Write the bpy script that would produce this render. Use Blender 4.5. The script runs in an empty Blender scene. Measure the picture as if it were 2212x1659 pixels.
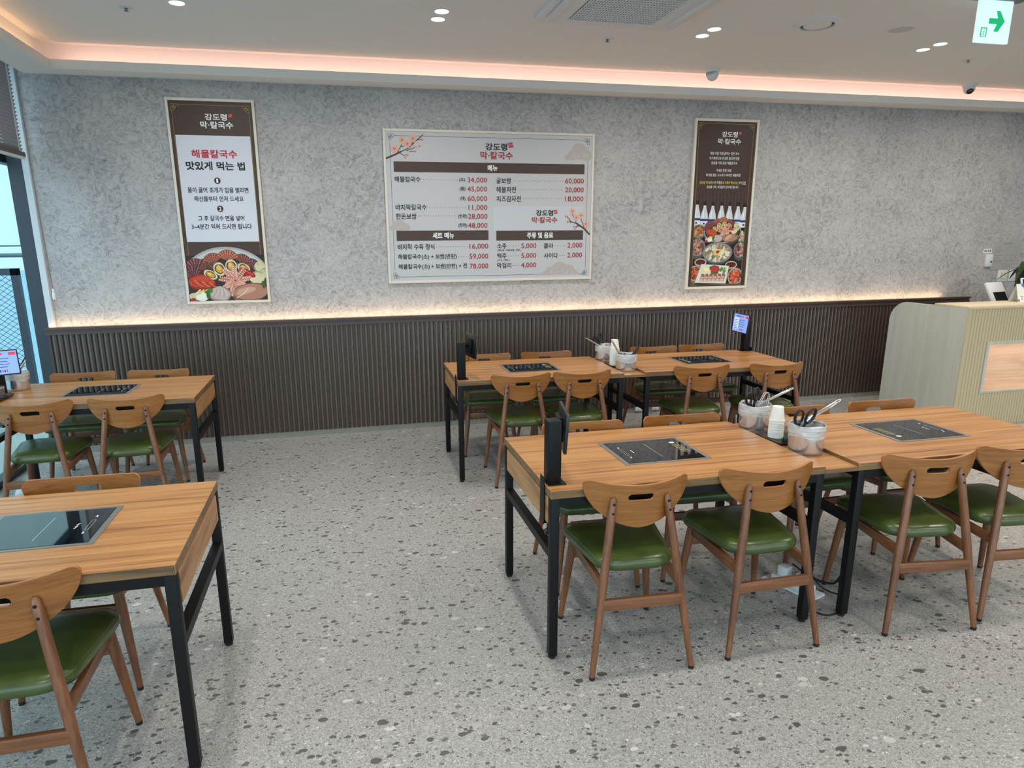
import bpy, bmesh, math, random
from mathutils import Vector, Matrix
random.seed(7)
sc = bpy.context.scene
COL = sc.collection
PI = math.pi

# ------------------------------------------------------------------ camera, world, large lights, exposure
cam_d = bpy.data.cameras.new('camera'); cam = bpy.data.objects.new('camera', cam_d); COL.objects.link(cam)
R_ = Vector((0.97406213, -0.22607812, -0.00957303)); U_ = Vector((0.06242456, 0.22781179, 0.9717021)); F_ = Vector((0.21749973, 0.94709581, -0.23601567))
M_ = Matrix((R_, U_, -F_)).transposed().to_4x4(); M_.translation = Vector((0, -6.0631, 1.708))
cam.matrix_world = M_
cam_d.sensor_width = 36; cam_d.lens = 1447.8 / 2212 * 36; cam_d.shift_x = 0.02435; cam_d.shift_y = 0.01872; cam_d.clip_start = 0.05
sc.camera = cam
sc.view_settings.view_transform = 'Standard'; sc.view_settings.look = 'None'; sc.view_settings.gamma = 1
sc.view_settings.exposure = 0.0; sc.view_settings.use_curve_mapping = False
sc.cycles.use_denoising = True; sc.cycles.adaptive_threshold = 0.02
sc.cycles.max_bounces = 7; sc.cycles.diffuse_bounces = 4; sc.cycles.glossy_bounces = 4; sc.cycles.transparent_max_bounces = 10; sc.cycles.transmission_bounces = 5
sc.cycles.sample_clamp_indirect = 4; sc.cycles.caustics_reflective = False; sc.cycles.caustics_refractive = False

def lin(c):
    if isinstance(c, str): c = tuple(int(c[i:i+2], 16) for i in (0, 2, 4))
    return tuple(((v/255)/12.92 if v/255 <= 0.04045 else ((v/255+0.055)/1.055)**2.4) for v in c)

W = bpy.data.worlds.new('sky'); sc.world = W; W.use_nodes = True
bg = W.node_tree.nodes['Background']; bg.inputs[1].default_value = 1.0
# hazy daylight: brighter and whiter towards the shop front, paler cyan towards the far end of the balcony
_n, _l = W.node_tree.nodes, W.node_tree.links
_tc = _n.new('ShaderNodeTexCoord'); _sx = _n.new('ShaderNodeSeparateXYZ'); _l.new(_tc.outputs['Generated'], _sx.inputs[0])
_cr = _n.new('ShaderNodeMapRange'); _cr.inputs[1].default_value = 0.35; _cr.inputs[2].default_value = -1.0; _l.new(_sx.outputs[1], _cr.inputs[0])
_mx = _n.new('ShaderNodeMix'); _mx.data_type = 'RGBA'; _mx.inputs[6].default_value = (0.70, 1.18, 1.30, 1); _mx.inputs[7].default_value = (2.5, 3.3, 3.8, 1)
_l.new(_cr.outputs[0], _mx.inputs[0]); _l.new(_mx.outputs[2], bg.inputs[0])

def area(name, loc, dirv, sx, sy, power, color, spread=PI, shape='RECTANGLE', portal=False, roll=None):
    d = bpy.data.lights.new(name, 'AREA'); d.shape = shape; d.size = sx; d.size_y = sy; d.energy = power; d.color = color; d.spread = spread
    if portal: d.cycles.is_portal = True
    o = bpy.data.objects.new(name, d); COL.objects.link(o); o.location = loc
    z = -Vector(dirv).normalized(); x = Vector(roll) if roll else (Vector((1, 0, 0)) if abs(z.x) < 0.9 else Vector((0, 1, 0)))
    y = z.cross(x).normalized(); x = y.cross(z)
    o.rotation_euler = Matrix((x, y, z)).transposed().to_euler(); return o
# daylight portals in the window openings
area('window_daylight', (-2.36, -5.0, 1.55), (1, 0, 0), 9.6, 3.0, 1, (1, 1, 1), portal=True, roll=(0, 1, 0))
area('window_daylight', (3.0, -9.9, 1.6), (0, 1, 0), 10.6, 2.8, 1, (1, 1, 1), portal=True)
# strip lamps hidden in the ceiling cove and behind the wainscot trim
area('cove_lamp', (3.3, -0.096, 3.0), (0, 1, 0.2), 10.3, 0.014, 12.5, (1.0, 0.61, 0.50))
area('cove_lamp', (-1.922, -5.0, 3.0), (-1, 0, 0.2), 9.7, 0.014, 11, (1.0, 0.62, 0.36), roll=(0, 1, 0))
area('wainscot_lamp', (2.16, 0.036, 1.042), (0, 0.22, 1), 8.8, 0.02, 9.5, (1.0, 0.68, 0.37))
# ceiling downlights (twin round lamps over the whole room)
for ix, x in enumerate((-0.81, 0.815, 2.77, 4.71, 6.6)):
    for y in (-1.24, -3.6, -6.0, -8.4):
        for s in (-0.08, 0.08):
            warm = (1.0, 0.92, 0.81) if ix > 1 else (1.0, 0.95, 0.88)
            area('downlight_lamp', (x, y + s, 3.136), (0, 0, -1), 0.11, 0.11, (7.9 if ix < 3 else 10.0), warm, spread=math.radians(165), shape='DISK')

# ------------------------------------------------------------------ materials
MATS = {}
def nt(name):
    m = bpy.data.materials.new(name); m.use_nodes = True; MATS[name] = m
    t = m.node_tree; return m, t, t.nodes, t.links, t.nodes['Principled BSDF']
def setp(b, **k):
    names = dict(rough='Roughness', metal='Metallic', spec='Specular IOR Level', coat='Coat Weight', coatr='Coat Roughness', ior='IOR', trans='Transmission Weight', alpha='Alpha', sheen='Sheen Weight')
    for a, v in k.items(): b.inputs[names[a]].default_value = v
def plain(name, c, noise=0.06, **k):
    m, t, n, l, b = nt(name); setp(b, **k); c = lin(c)
    tc = n.new('ShaderNodeTexCoord'); ns = n.new('ShaderNodeTexNoise'); ns.inputs['Scale'].default_value = 14; ns.inputs['Detail'].default_value = 4
    l.new(tc.outputs['Object'], ns.inputs['Vector'])
    mx = n.new('ShaderNodeMix'); mx.data_type = 'RGBA'
    mx.inputs[6].default_value = tuple(v*(1-noise) for v in c) + (1,); mx.inputs[7].default_value = tuple(min(1, v*(1+noise)) for v in c) + (1,)
    l.new(ns.outputs['Fac'], mx.inputs[0]); l.new(mx.outputs[2], b.inputs['Base Color']); return m
def emit(name, c, s):
    m, t, n, l, b = nt(name); b.inputs['Base Color'].default_value = lin(c) + (1,); b.inputs['Emission Color'].default_value = lin(c) + (1,); b.inputs['Emission Strength'].default_value = s; return m
def ramp(n, stops):
    r = n.new('ShaderNodeValToRGB'); e = r.color_ramp.elements
    while len(e) < len(stops): e.new(0.5)
    for el, (p, c) in zip(e, stops): el.position = p; el.color = (lin(c) if not isinstance(c, float) else (c, c, c)) + (1,)
    return r
def wood(name, stops, stretch, scale=1.0, rough=0.35, dist=1.2, bump=0.02, fine=0.55, **k):
    """stretch: per-axis frequency (small along the grain)"""
    m, t, n, l, b = nt(name); setp(b, rough=rough, **k)
    tc = n.new('ShaderNodeTexCoord'); oi = n.new('ShaderNodeObjectInfo'); ad = n.new('ShaderNodeVectorMath'); ad.operation = 'ADD'
    cmb = n.new('ShaderNodeVectorMath'); cmb.operation = 'SCALE'; cmb.inputs[0].default_value = (7.3, 3.1, 5.7); l.new(oi.outputs['Random'], cmb.inputs['Scale'])
    l.new(tc.outputs['Object'], ad.inputs[0]); l.new(cmb.outputs[0], ad.inputs[1])
    mp = n.new('ShaderNodeMapping'); mp.inputs['Scale'].default_value = tuple(s*scale for s in stretch); l.new(ad.outputs[0], mp.inputs['Vector'])
    a = n.new('ShaderNodeTexNoise'); a.inputs['Scale'].default_value = 1; a.inputs['Detail'].default_value = 6; a.inputs['Roughness'].default_value = 0.55; a.inputs['Distortion'].default_value = dist
    l.new(mp.outputs[0], a.inputs['Vector'])
    r = ramp(n, stops); l.new(a.outputs['Fac'], r.inputs[0])
    mp2 = n.new('ShaderNodeMapping'); mp2.inputs['Scale'].default_value = tuple(s*scale*(6 if s > 3 else 3) for s in stretch); l.new(ad.outputs[0], mp2.inputs['Vector'])
    f = n.new('ShaderNodeTexNoise'); f.inputs['Scale'].default_value = 1; f.inputs['Detail'].default_value = 4; l.new(mp2.outputs[0], f.inputs['Vector'])
    mx = n.new('ShaderNodeMix'); mx.data_type = 'RGBA'; mx.blend_type = 'MULTIPLY'; mx.inputs[0].default_value = fine
    r2 = ramp(n, [(0.3, (176, 170, 164)), (0.62, (255, 255, 255))]); l.new(f.outputs['Fac'], r2.inputs[0])
    l.new(r.outputs[0], mx.inputs[6]); l.new(r2.outputs[0], mx.inputs[7]); l.new(mx.outputs[2], b.inputs['Base Color'])
    bp = n.new('ShaderNodeBump'); bp.inputs['Strength'].default_value = bump*4; bp.inputs['Distance'].default_value = 0.002; l.new(f.outputs['Fac'], bp.inputs['Height']); l.new(bp.outputs[0], b.inputs['Normal'])
    return m
TOPW = wood('tabletop_wood', [(0.28, (116, 73, 38)), (0.39, (158, 105, 56)), (0.50, (187, 131, 73)), (0.68, (200, 146, 88))], (0.9, 32, 32), rough=0.36, dist=0.8, fine=0.4, coat=0.10, coatr=0.22, spec=0.4)
EDGEW = wood('table_edge_wood', [(0.3, (92, 70, 46)), (0.5, (128, 98, 64)), (0.7, (144, 114, 78))], (2.0, 30, 40), rough=0.45, dist=0.6)
DRAWW = wood('drawer_wood', [(0.3, (128, 84, 50)), (0.42, (178, 128, 82)), (0.7, (196, 146, 98))], (12, 1.2, 12), rough=0.42, dist=1.0)
BACKW = wood('chair_ply_wood', [(0.3, (134, 82, 32)), (0.5, (152, 96, 42)), (0.7, (164, 106, 50))], (2.2, 8, 34), rough=0.32, dist=1.4, fine=0.4, coat=0.3, coatr=0.2)
PLYE = wood('ply_edge_wood', [(0.3, (160, 98, 48)), (0.6, (190, 124, 68))], (3, 20, 30), rough=0.4)
LEGW = wood('chair_leg_wood', [(0.3, (96, 56, 30)), (0.5, (124, 77, 47)), (0.7, (140, 90, 57))], (22, 22, 2.5), rough=0.36, dist=0.5, coat=0.2, coatr=0.25)
RAILX = wood('chair_cross_rail_wood', [(0.3, (96, 56, 30)), (0.5, (124, 77, 47)), (0.7, (140, 90, 57))], (2.5, 22, 22), rough=0.36, dist=0.5, coat=0.2, coatr=0.25)
RAILY = wood('chair_side_rail_wood', [(0.3, (96, 56, 30)), (0.5, (124, 77, 47)), (0.7, (140, 90, 57))], (22, 2.5, 22), rough=0.36, dist=0.5, coat=0.2, coatr=0.25)
CREAMW = wood('counter_wood', [(0.3, (190, 189, 177)), (0.5, (197, 196, 185)), (0.7, (202, 201, 191))], (12, 12, 1.0), rough=0.5, dist=0.8, bump=0.005, fine=0.10)
RIBW = plain('ribbed_panel_wood', (196, 181, 148), noise=0.03, rough=0.5)
CREAMT = wood('counter_top_wood', [(0.3, (214, 196, 162)), (0.6, (228, 212, 180))], (1.5, 18, 18), rough=0.45, fine=0.2)
NICHEW = wood('niche_wood', [(0.3, (200, 176, 152)), (0.6, (214, 190, 166))], (1.5, 14, 14), rough=0.5, fine=0.2)
BLACKM = plain('black_metal', (18, 17, 18), rough=0.48, spec=0.22)
BLACKP = plain('black_plastic', (22, 22, 24), rough=0.35)
RUBBER = plain('black_rubber', (18, 18, 18), rough=0.7)
STEEL = plain('brushed_steel', (208, 210, 214), rough=0.20, metal=0.86)
FRAMEM = plain('cooktop_frame_metal', (150, 148, 146), rough=0.35, metal=0.7)
GLASSB = plain('black_ceramic_glass', (8, 8, 10), rough=0.03, spec=1.0)
WHITEP = plain('white_plastic', (222, 224, 226), noise=0.02, rough=0.4)
GREYP = plain('grey_plastic', (120, 122, 124), rough=0.5)
PAPER = plain('white_paper', (236, 236, 230), noise=0.02, rough=0.7)
CEIL = plain('ceiling_paint', (233, 231, 228), noise=0.015, rough=0.9)
COVE = plain('cove_paint', (226, 222, 216), noise=0.01, rough=0.9)
NAVYM = plain('window_frame_metal', (40, 50, 62), rough=0.4)
JAMB = plain('white_trim', (206, 210, 214), noise=0.02, rough=0.5)
BASEB = plain('baseboard_vinyl', (136, 134, 126), noise=0.15, rough=0.28)
TRAYM = plain('dark_brown_tray', (52, 44, 38), rough=0.4)
PFRAME = plain('picture_frame_wood', (222, 215, 202), noise=0.03, rough=0.5)
SLATD = plain('dark_brown_slat', (58, 45, 42), noise=0.12, rough=0.42)
SLATG = plain('sheen_lightened_groove', (98, 86, 71), noise=0.08, rough=0.25, spec=0.7, coat=0.25, coatr=0.2)  # base lightened above the slats to stand in for window reflection
TRIMD = plain('dark_trim', (76, 58, 53), noise=0.1, rough=0.35)
BLINDM = plain('blind_slat_metal', (150, 146, 150), noise=0.02, rough=0.38)
HAZEG = plain('haze_tinted_ground', (140, 176, 192), noise=0.04, rough=0.6)  # cyan ground colour stands in for the bright haze outdoors
DECK = plain('balcony_floor_finish', (176, 186, 180), noise=0.1, rough=0.8)
LAMPE = emit('downlight_lens', (255, 246, 228), 9.0)
SIGNW = emit('sign_face_light', (214, 240, 248), 0.78)
SIGNG = emit('sign_green_light', (20, 176, 110), 0.8)
SCREEN = emit('tablet_screen_light', (128, 160, 232), 0.62)
SCRW = emit('screen_white_light', (190, 208, 250), 0.62)
SCRR = emit('screen_red_light', (200, 60, 70), 0.6)
SCRK = emit('screen_dark_light', (40, 44, 60), 0.5)
LEAFM = plain('orchid_leaf', (36, 62, 26), noise=0.2, rough=0.4)
PETALM = plain('orchid_petal', (206, 214, 160), noise=0.08, rough=0.6)
YELLOWP = plain('yellow_label', (214, 188, 70), noise=0.05, rough=0.6)
GREENP = plain('green_print', (40, 90, 60), rough=0.6)
BLUEP = plain('blue_print', (52, 120, 196), rough=0.6)
GREYPR = plain('grey_print', (120, 120, 122), rough=0.7)
LABELW = plain('white_label_print', (214, 214, 210), noise=0.02, rough=0.6)
LABELY = plain('yellow_label_print', (140, 136, 84), rough=0.6)
GREYM = plain('galvanised_mesh', (92, 108, 118), rough=0.5, metal=0.3)

def leather():
    m, t, n, l, b = nt('green_leatherette'); setp(b, rough=0.30, spec=0.55, coat=0.15, coatr=0.15)
    tc = n.new('ShaderNodeTexCoord'); ns = n.new('ShaderNodeTexNoise'); ns.inputs['Scale'].default_value = 6; ns.inputs['Detail'].default_value = 3; l.new(tc.outputs['Object'], ns.inputs['Vector'])
    r = ramp(n, [(0.3, (58, 70, 30)), (0.7, (77, 92, 43))]); l.new(ns.outputs['Fac'], r.inputs[0]); l.new(r.outputs[0], b.inputs['Base Color'])
    v = n.new('ShaderNodeTexVoronoi'); v.inputs['Scale'].default_value = 420; l.new(tc.outputs['Object'], v.inputs['Vector'])
    bp = n.new('ShaderNodeBump'); bp.inputs['Strength'].default_value = 0.12; bp.inputs['Distance'].default_value = 0.0008; l.new(v.outputs['Distance'], bp.inputs['Height']); l.new(bp.outputs[0], b.inputs['Normal'])
    return m
LEATHER = leather()

def wallpaper():
    m, t, n, l, b = nt('mottled_wallpaper'); setp(b, rough=0.75, spec=0.25)
    tc = n.new('ShaderNodeTexCoord')
    a = n.new('ShaderNodeTexNoise'); a.inputs['Scale'].default_value = 13; a.inputs['Detail'].default_value = 8; a.inputs['Roughness'].default_value = 0.66; a.inputs['Distortion'].default_value = 2.6
    c = n.new('ShaderNodeTexNoise'); c.inputs['Scale'].default_value = 44; c.inputs['Detail'].default_value = 6; c.inputs['Roughness'].default_value = 0.6; c.inputs['Distortion'].default_value = 3.5
    d = n.new('ShaderNodeTexNoise'); d.inputs['Scale'].default_value = 2.2; d.inputs['Detail'].default_value = 3
    for q in (a, c, d): l.new(tc.outputs['Object'], q.inputs['Vector'])
    m1 = n.new('ShaderNodeMath'); m1.operation = 'MULTIPLY_ADD'; m1.inputs[1].default_value = 0.36; l.new(c.outputs['Fac'], m1.inputs[0])
    m2 = n.new('ShaderNodeMath'); m2.operation = 'MULTIPLY'; m2.inputs[1].default_value = 0.49; l.new(a.outputs['Fac'], m2.inputs[0]); l.new(m2.outputs[0], m1.inputs[2])
    m3 = n.new('ShaderNodeMath'); m3.operation = 'MULTIPLY_ADD'; m3.inputs[1].default_value = 0.15; l.new(d.outputs['Fac'], m3.inputs[0]); l.new(m1.outputs[0], m3.inputs[2])
    r = ramp(n, [(0.38, (132, 130, 131)), (0.45, (162, 160, 161)), (0.51, (181, 178, 178)), (0.60, (195, 192, 191))]); l.new(m3.outputs[0], r.inputs[0]); l.new(r.outputs[0], b.inputs['Base Color'])
    bp = n.new('ShaderNodeBump'); bp.inputs['Strength'].default_value = 0.25; bp.inputs['Distance'].default_value = 0.003; l.new(m3.outputs[0], bp.inputs['Height']); l.new(bp.outputs[0], b.inputs['Normal'])
    return m
WALLP = wallpaper()

def terrazzo():
    m, t, n, l, b = nt('terrazzo_floor'); setp(b, rough=0.42, spec=0.4)
    tc = n.new('ShaderNodeTexCoord')
    wn = n.new('ShaderNodeTexNoise'); wn.inputs['Scale'].default_value = 55; wn.inputs['Detail'].default_value = 2; l.new(tc.outputs['Object'], wn.inputs['Vector'])
    sub = n.new('ShaderNodeVectorMath'); sub.operation = 'SUBTRACT'; sub.inputs[1].default_value = (0.5, 0.5, 0.5); l.new(wn.outputs['Color'], sub.inputs[0])
    scl = n.new('ShaderNodeVectorMath'); scl.operation = 'SCALE'; scl.inputs['Scale'].default_value = 0.018; l.new(sub.outputs[0], scl.inputs[0])
    P = n.new('ShaderNodeVectorMath'); P.operation = 'ADD'; l.new(tc.outputs['Object'], P.inputs[0]); l.new(scl.outputs[0], P.inputs[1])
    base = n.new('ShaderNodeTexNoise'); base.inputs['Scale'].default_value = 130; base.inputs['Detail'].default_value = 5; base.inputs['Roughness'].default_value = 0.7; base.inputs['Distortion'].default_value = 1.5; l.new(tc.outputs['Object'], base.inputs['Vector'])
    rb = ramp(n, [(0.34, (106, 104, 102)), (0.45, (147, 145, 143)), (0.55, (168, 166, 163)), (0.66, (206, 205, 202))]); l.new(base.outputs['Fac'], rb.inputs[0])
    cur = rb.outputs[0]
    def layer(cur, scale, keep, size, cols, off, squash=1.0, rot=0.0, strength=1.0):
        mp = n.new('ShaderNodeMapping'); mp.inputs['Location'].default_value = off; mp.inputs['Scale'].default_value = (1, squash, 1); mp.inputs['Rotation'].default_value = (0, 0, rot); l.new(P.outputs[0], mp.inputs['Vector'])
        v = n.new('ShaderNodeTexVoronoi'); v.inputs['Scale'].default_value = scale; v.distance = 'EUCLIDEAN'; l.new(mp.outputs[0], v.inputs['Vector'])
        sp = n.new('ShaderNodeSeparateColor'); l.new(v.outputs['Color'], sp.inputs[0])
        k = n.new('ShaderNodeMath'); k.operation = 'LESS_THAN'; k.inputs[1].default_value = keep; l.new(sp.outputs[0], k.inputs[0])
        sz = n.new('ShaderNodeMath'); sz.operation = 'MULTIPLY_ADD'; sz.inputs[1].default_value = size*0.9; sz.inputs[2].default_value = size*0.45; l.new(sp.outputs[1], sz.inputs[0])
        d = n.new('ShaderNodeMath'); d.operation = 'LESS_THAN'; l.new(v.outputs['Distance'], d.inputs[0]); l.new(sz.outputs[0], d.inputs[1])
        mk = n.new('ShaderNodeMath'); mk.operation = 'MULTIPLY'; l.new(k.outputs[0], mk.inputs[0]); l.new(d.outputs[0], mk.inputs[1])
        ms = n.new('ShaderNodeMath'); ms.operation = 'MULTIPLY'; ms.inputs[1].default_value = strength; l.new(mk.outputs[0], ms.inputs[0])
        rc = ramp(n, cols); l.new(sp.outputs[2], rc.inputs[0])
        mx = n.new('ShaderNodeMix'); mx.data_type = 'RGBA'; l.new(ms.outputs[0], mx.inputs[0]); l.new(cur, mx.inputs[6]); l.new(rc.outputs[0], mx.inputs[7]); return mx.outputs[2]
    cur = layer(cur, 150, 0.26, 0.40, [(0, (104, 101, 97)), (0.5, (128, 124, 118)), (1, (206, 204, 198))], (3, 1, 0), 1.5, 0.5)
    cur = layer(cur, 78, 0.20, 0.36, [(0, (90, 87, 84)), (0.6, (116, 110, 103)), (1, (206, 203, 196))], (1, 5, 0), 1.4, 0.9)
    cur = layer(cur, 36, 0.20, 0.38, [(0, (82, 80, 78)), (0.6, (102, 99, 95)), (0.85, (112, 101, 93)), (1, (204, 201, 195))], (7, 2, 0), 1.5, 1.9)
    cur = layer(cur, 22, 0.17, 0.36, [(0, (84, 82, 80)), (0.75, (100, 96, 92)), (1, (204, 201, 195))], (2, 9, 0), 1.5, 0.3)
    l.new(cur, b.inputs['Base Color'])
    return m
TERR = terrazzo()

def glass_pane():
    m, t, n, l, b = nt('window_glass'); n.remove(b); out = n['Material Output']
    tr = n.new('ShaderNodeBsdfTransparent'); tr.inputs[0].default_value = (0.93, 0.97, 0.97, 1); g = n.new('ShaderNodeBsdfGlossy'); g.inputs['Roughness'].default_value = 0.02
    fr = n.new('ShaderNodeFresnel'); fr.inputs['IOR'].default_value = 1.35; mx = n.new('ShaderNodeMixShader'); l.new(fr.outputs[0], mx.inputs[0]); l.new(tr.outputs[0], mx.inputs[1]); l.new(g.outputs[0], mx.inputs[2]); l.new(mx.outputs[0], out.inputs[0]); return m
GLASS = glass_pane()
def film():
    m, t, n, l, b = nt('clear_plastic_film'); out = n['Material Output']; setp(b, rough=0.25, spec=0.8); b.inputs['Base Color'].default_value = lin((240, 240, 240)) + (1,)
    tc = n.new('ShaderNodeTexCoord'); mp = n.new('ShaderNodeMapping'); mp.inputs['Scale'].default_value = (9, 9, 130); l.new(tc.outputs['Object'], mp.inputs[0])
    ns = n.new('ShaderNodeTexNoise'); ns.inputs['Scale'].default_value = 1; ns.inputs['Detail'].default_value = 5; ns.inputs['Distortion'].default_value = 1.5; l.new(mp.outputs[0], ns.inputs['Vector'])
    bp = n.new('ShaderNodeBump'); bp.inputs['Strength'].default_value = 0.9; bp.inputs['Distance'].default_value = 0.006; l.new(ns.outputs['Fac'], bp.inputs['Height']); l.new(bp.outputs[0], b.inputs['Normal'])
    tr = n.new('ShaderNodeBsdfTransparent'); mx = n.new('ShaderNodeMixShader')
    mr = n.new('ShaderNodeMapRange'); mr.inputs[1].default_value = 0.3; mr.inputs[2].default_value = 0.7; mr.inputs[3].default_value = 0.34; mr.inputs[4].default_value = 0.80; l.new(ns.outputs['Fac'], mr.inputs[0])
    l.new(mr.outputs[0], mx.inputs[0]); l.new(tr.outputs[0], mx.inputs[1]); l.new(b.outputs[0], mx.inputs[2]); l.new(mx.outputs[0], out.inputs[0]); return m
FILM = film()
def printed():
    m, t, n, l, b = nt('poster_print'); setp(b, rough=0.45, spec=0.3); a = n.new('ShaderNodeVertexColor'); a.layer_name = 'Col'; l.new(a.outputs[0], b.inputs['Base Color']); return m
PRINT = printed()

# ------------------------------------------------------------------ mesh helpers
class G:
    def __init__(s): s.v = []; s.f = []; s.m = []; s.c = []
    def add(s, vs, fs, m=0, c=None):
        o = len(s.v); s.v += [tuple(v) for v in vs]; s.f += [tuple(i+o for i in f) for f in fs]; s.m += [m]*len(fs); s.c += [c]*len(fs); return s
    def box(s, x0, x1, y0, y1, z0, z1, m=0, M=None):
        vs = [Vector((x, y, z)) for z in (z0, z1) for y in (y0, y1) for x in (x0, x1)]
        if M is not None: vs = [M @ v for v in vs]
        return s.add(vs, [(0, 2, 3, 1), (4, 5, 7, 6), (0, 1, 5, 4), (2, 6, 7, 3), (0, 4, 6, 2), (1, 3, 7, 5)], m)
    def bar(s, a, b, w, h, m=0, up=(0, 0, 1)):
        a = Vector(a); b = Vector(b); d = (b-a).normalized(); u = Vector(up); sd = d.cross(u).normalized(); u = sd.cross(d)
        vs = [p + sd*i*w/2 + u*j*h/2 for p in (a, b) for j in (-1, 1) for i in (-1, 1)]
        return s.add(vs, [(0, 1, 3, 2), (4, 6, 7, 5), (0, 4, 5, 1), (2, 3, 7, 6), (0, 2, 6, 4), (1, 5, 7, 3)], m)
    def tube(s, pts, r, seg=12, m=0, closed=False, flat=1.0, up=(0, 0, 1)):
        pts = [Vector(p) for p in pts]; k = len(pts); rr = r if isinstance(r, (list, tuple)) else [r]*k; vs = []; fs = []
        for i, p in enumerate(pts):
            a = pts[(i-1) % k] if (closed or i > 0) else p; b = pts[(i+1) % k] if (closed or i < k-1) else p
            d = (b-a).normalized()
            if i == 0:
                u = Vector(up)
                if abs(d.dot(u)) > 0.98: u = Vector((1, 0, 0)) if abs(d.x) < 0.9 else Vector((0, 1, 0))
            u = u - d*u.dot(d)          # carry the frame along the path
            u = u.normalized() if u.length > 1e-5 else d.orthogonal().normalized()
            sd = d.cross(u).normalized(); u = sd.cross(d)
            for j in range(seg):
                t = 2*PI*j/seg; vs.append(p + sd*math.cos(t)*rr[i] + u*math.sin(t)*rr[i]*flat)
        for i in range(k if closed else k-1):
            for j in range(seg):
                a = i*seg+j; b = i*seg+(j+1) % seg; c = ((i+1) % k)*seg+(j+1) % seg; d = ((i+1) % k)*seg+j; fs.append((a, b, c, d))
        if not closed: fs += [tuple(range(seg))[::-1], tuple(range((k-1)*seg, k*seg))]
        return s.add(vs, fs, m)
    def lathe(s, prof, seg=32, m=0, c=(0, 0, 0), wob=None):
        vs = []; fs = []; k = len(prof)
        for i, (r, z) in enumerate(prof):
            for j in range(seg):
                t = 2*PI*j/seg; q = 1 + (wob(i, t) if wob else 0); vs.append((c[0]+max(r, 1e-4)*q*math.cos(t), c[1]+max(r, 1e-4)*q*math.sin(t), c[2]+z))
        for i in range(k-1):
            for j in range(seg): fs.append((i*seg+j, i*seg+(j+1) % seg, (i+1)*seg+(j+1) % seg, (i+1)*seg+j))
        return s.add(vs, fs, m)
    def poly(s, pts, y, m=0, c=None):      # flat polygon on a picture plane (x, z)
        return s.add([(p[0], y, p[1]) for p in pts], [tuple(range(len(pts)))], m, c)
    def prism(s, pts, y0, y1, m=0):        # outline in (x, z) given a thickness in y
        k = len(pts); vs = [(p[0], y0, p[1]) for p in pts] + [(p[0], y1, p[1]) for p in pts]
        fs = [tuple(range(k)), tuple(range(k, 2*k))[::-1]] + [(i, k+i, k+(i+1) % k, (i+1) % k) for i in range(k)]
        return s.add(vs, fs, m)
    def build(s, name, mats, parent=None, smooth=None, bevel=0, bseg=2, recalc=True):
        me = bpy.data.meshes.new(name); me.from_pydata(s.v, [], s.f); mats = mats if isinstance(mats, (list, tuple)) else [mats]
        for x in mats: me.materials.append(x)
        me.polygons.foreach_set('material_index', s.m)
        if any(c is not None for c in s.c):
            ca = me.color_attributes.new('Col', 'FLOAT_COLOR', 'CORNER'); i = 0
            for f, c in zip(me.polygons, s.c):
                cc = (lin(c) if c is not None else (1, 1, 1)) + (1,)
                for li in f.loop_indices: ca.data[li].color = cc
        if recalc or bevel:
            bm = bmesh.new(); bm.from_mesh(me)
            if recalc: bmesh.ops.recalc_face_normals(bm, faces=bm.faces)
            if bevel:
                es = [e for e in bm.edges if len(e.link_faces) == 2 and e.calc_face_angle(0) > 0.5]
                bmesh.ops.bevel(bm, geom=es, offset=bevel, segments=bseg, profile=0.5, affect='EDGES', clamp_overlap=True)
            if smooth is not None or bevel:
                a = smooth if smooth is not None else 0.7
                for f in bm.faces: f.smooth = True
                for e in bm.edges: e.smooth = not (len(e.link_faces) == 2 and e.calc_face_angle(0) > a)
            bm.to_mesh(me); bm.free()
        o = bpy.data.objects.new(name, me); COL.objects.link(o)
        if parent: o.parent = parent
        return o
def thing(name, label, cat, loc=(0, 0, 0), rz=0, group=None):
    o = bpy.data.objects.new(name, None); COL.objects.link(o); o.location = loc; o.rotation_euler = (0, 0, rz); o.empty_display_size = 0.1
    return tag(o, label, cat, group)
def tag(o, label, cat, group=None):
    o['label'] = label; o['category'] = cat
    if group: o['group'] = group
    return o
def struct(o, label=None):
    o['kind'] = 'structure'
    if label: o['label'] = label
    return o
def copy_tree(o, parent=None):
    c = o.copy(); COL.objects.link(c)
    if parent: c.parent = parent
    for ch in list(o.children): copy_tree(ch, c)
    return c
def circ(cx, cz, rx, rz=None, k=20, a0=0, a1=2*PI):
    rz = rz if rz is not None else rx; full = abs(a1-a0-2*PI) < 1e-6; n = k if full else k+1
    return [(cx+rx*math.cos(a0+(a1-a0)*i/k), cz+rz*math.sin(a0+(a1-a0)*i/k)) for i in range(n)]
def stroke(pts, w):
    out = []
    for (a, b) in zip(pts[:-1], pts[1:]):
        dx, dz = b[0]-a[0], b[1]-a[1]; L = math.hypot(dx, dz) or 1; nx, nz = -dz/L*w/2, dx/L*w/2
        out.append([(a[0]+nx, a[1]+nz), (a[0]-nx, a[1]-nz), (b[0]-nx, b[1]-nz), (b[0]+nx, b[1]+nz)])
    return out
TXT = {}
def text_geo(s, bold):
    key = (s, bold)
    if key not in TXT:
        c = bpy.data.curves.new('lettering', 'FONT'); c.body = s; c.offset = bold; c.resolution_u = 2
        o = bpy.data.objects.new('lettering', c); me = o.to_mesh()
        vs = [v.co.copy() for v in me.vertices]; fs = [tuple(p.vertices) for p in me.polygons]
        o.to_mesh_clear(); bpy.data.objects.remove(o); bpy.data.curves.remove(c)
        x0 = min(v.x for v in vs); x1 = max(v.x for v in vs); y0 = min(v.y for v in vs); y1 = max(v.y for v in vs); TXT[key] = (vs, fs, x0, x1, y0, y1)
    return TXT[key]
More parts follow.
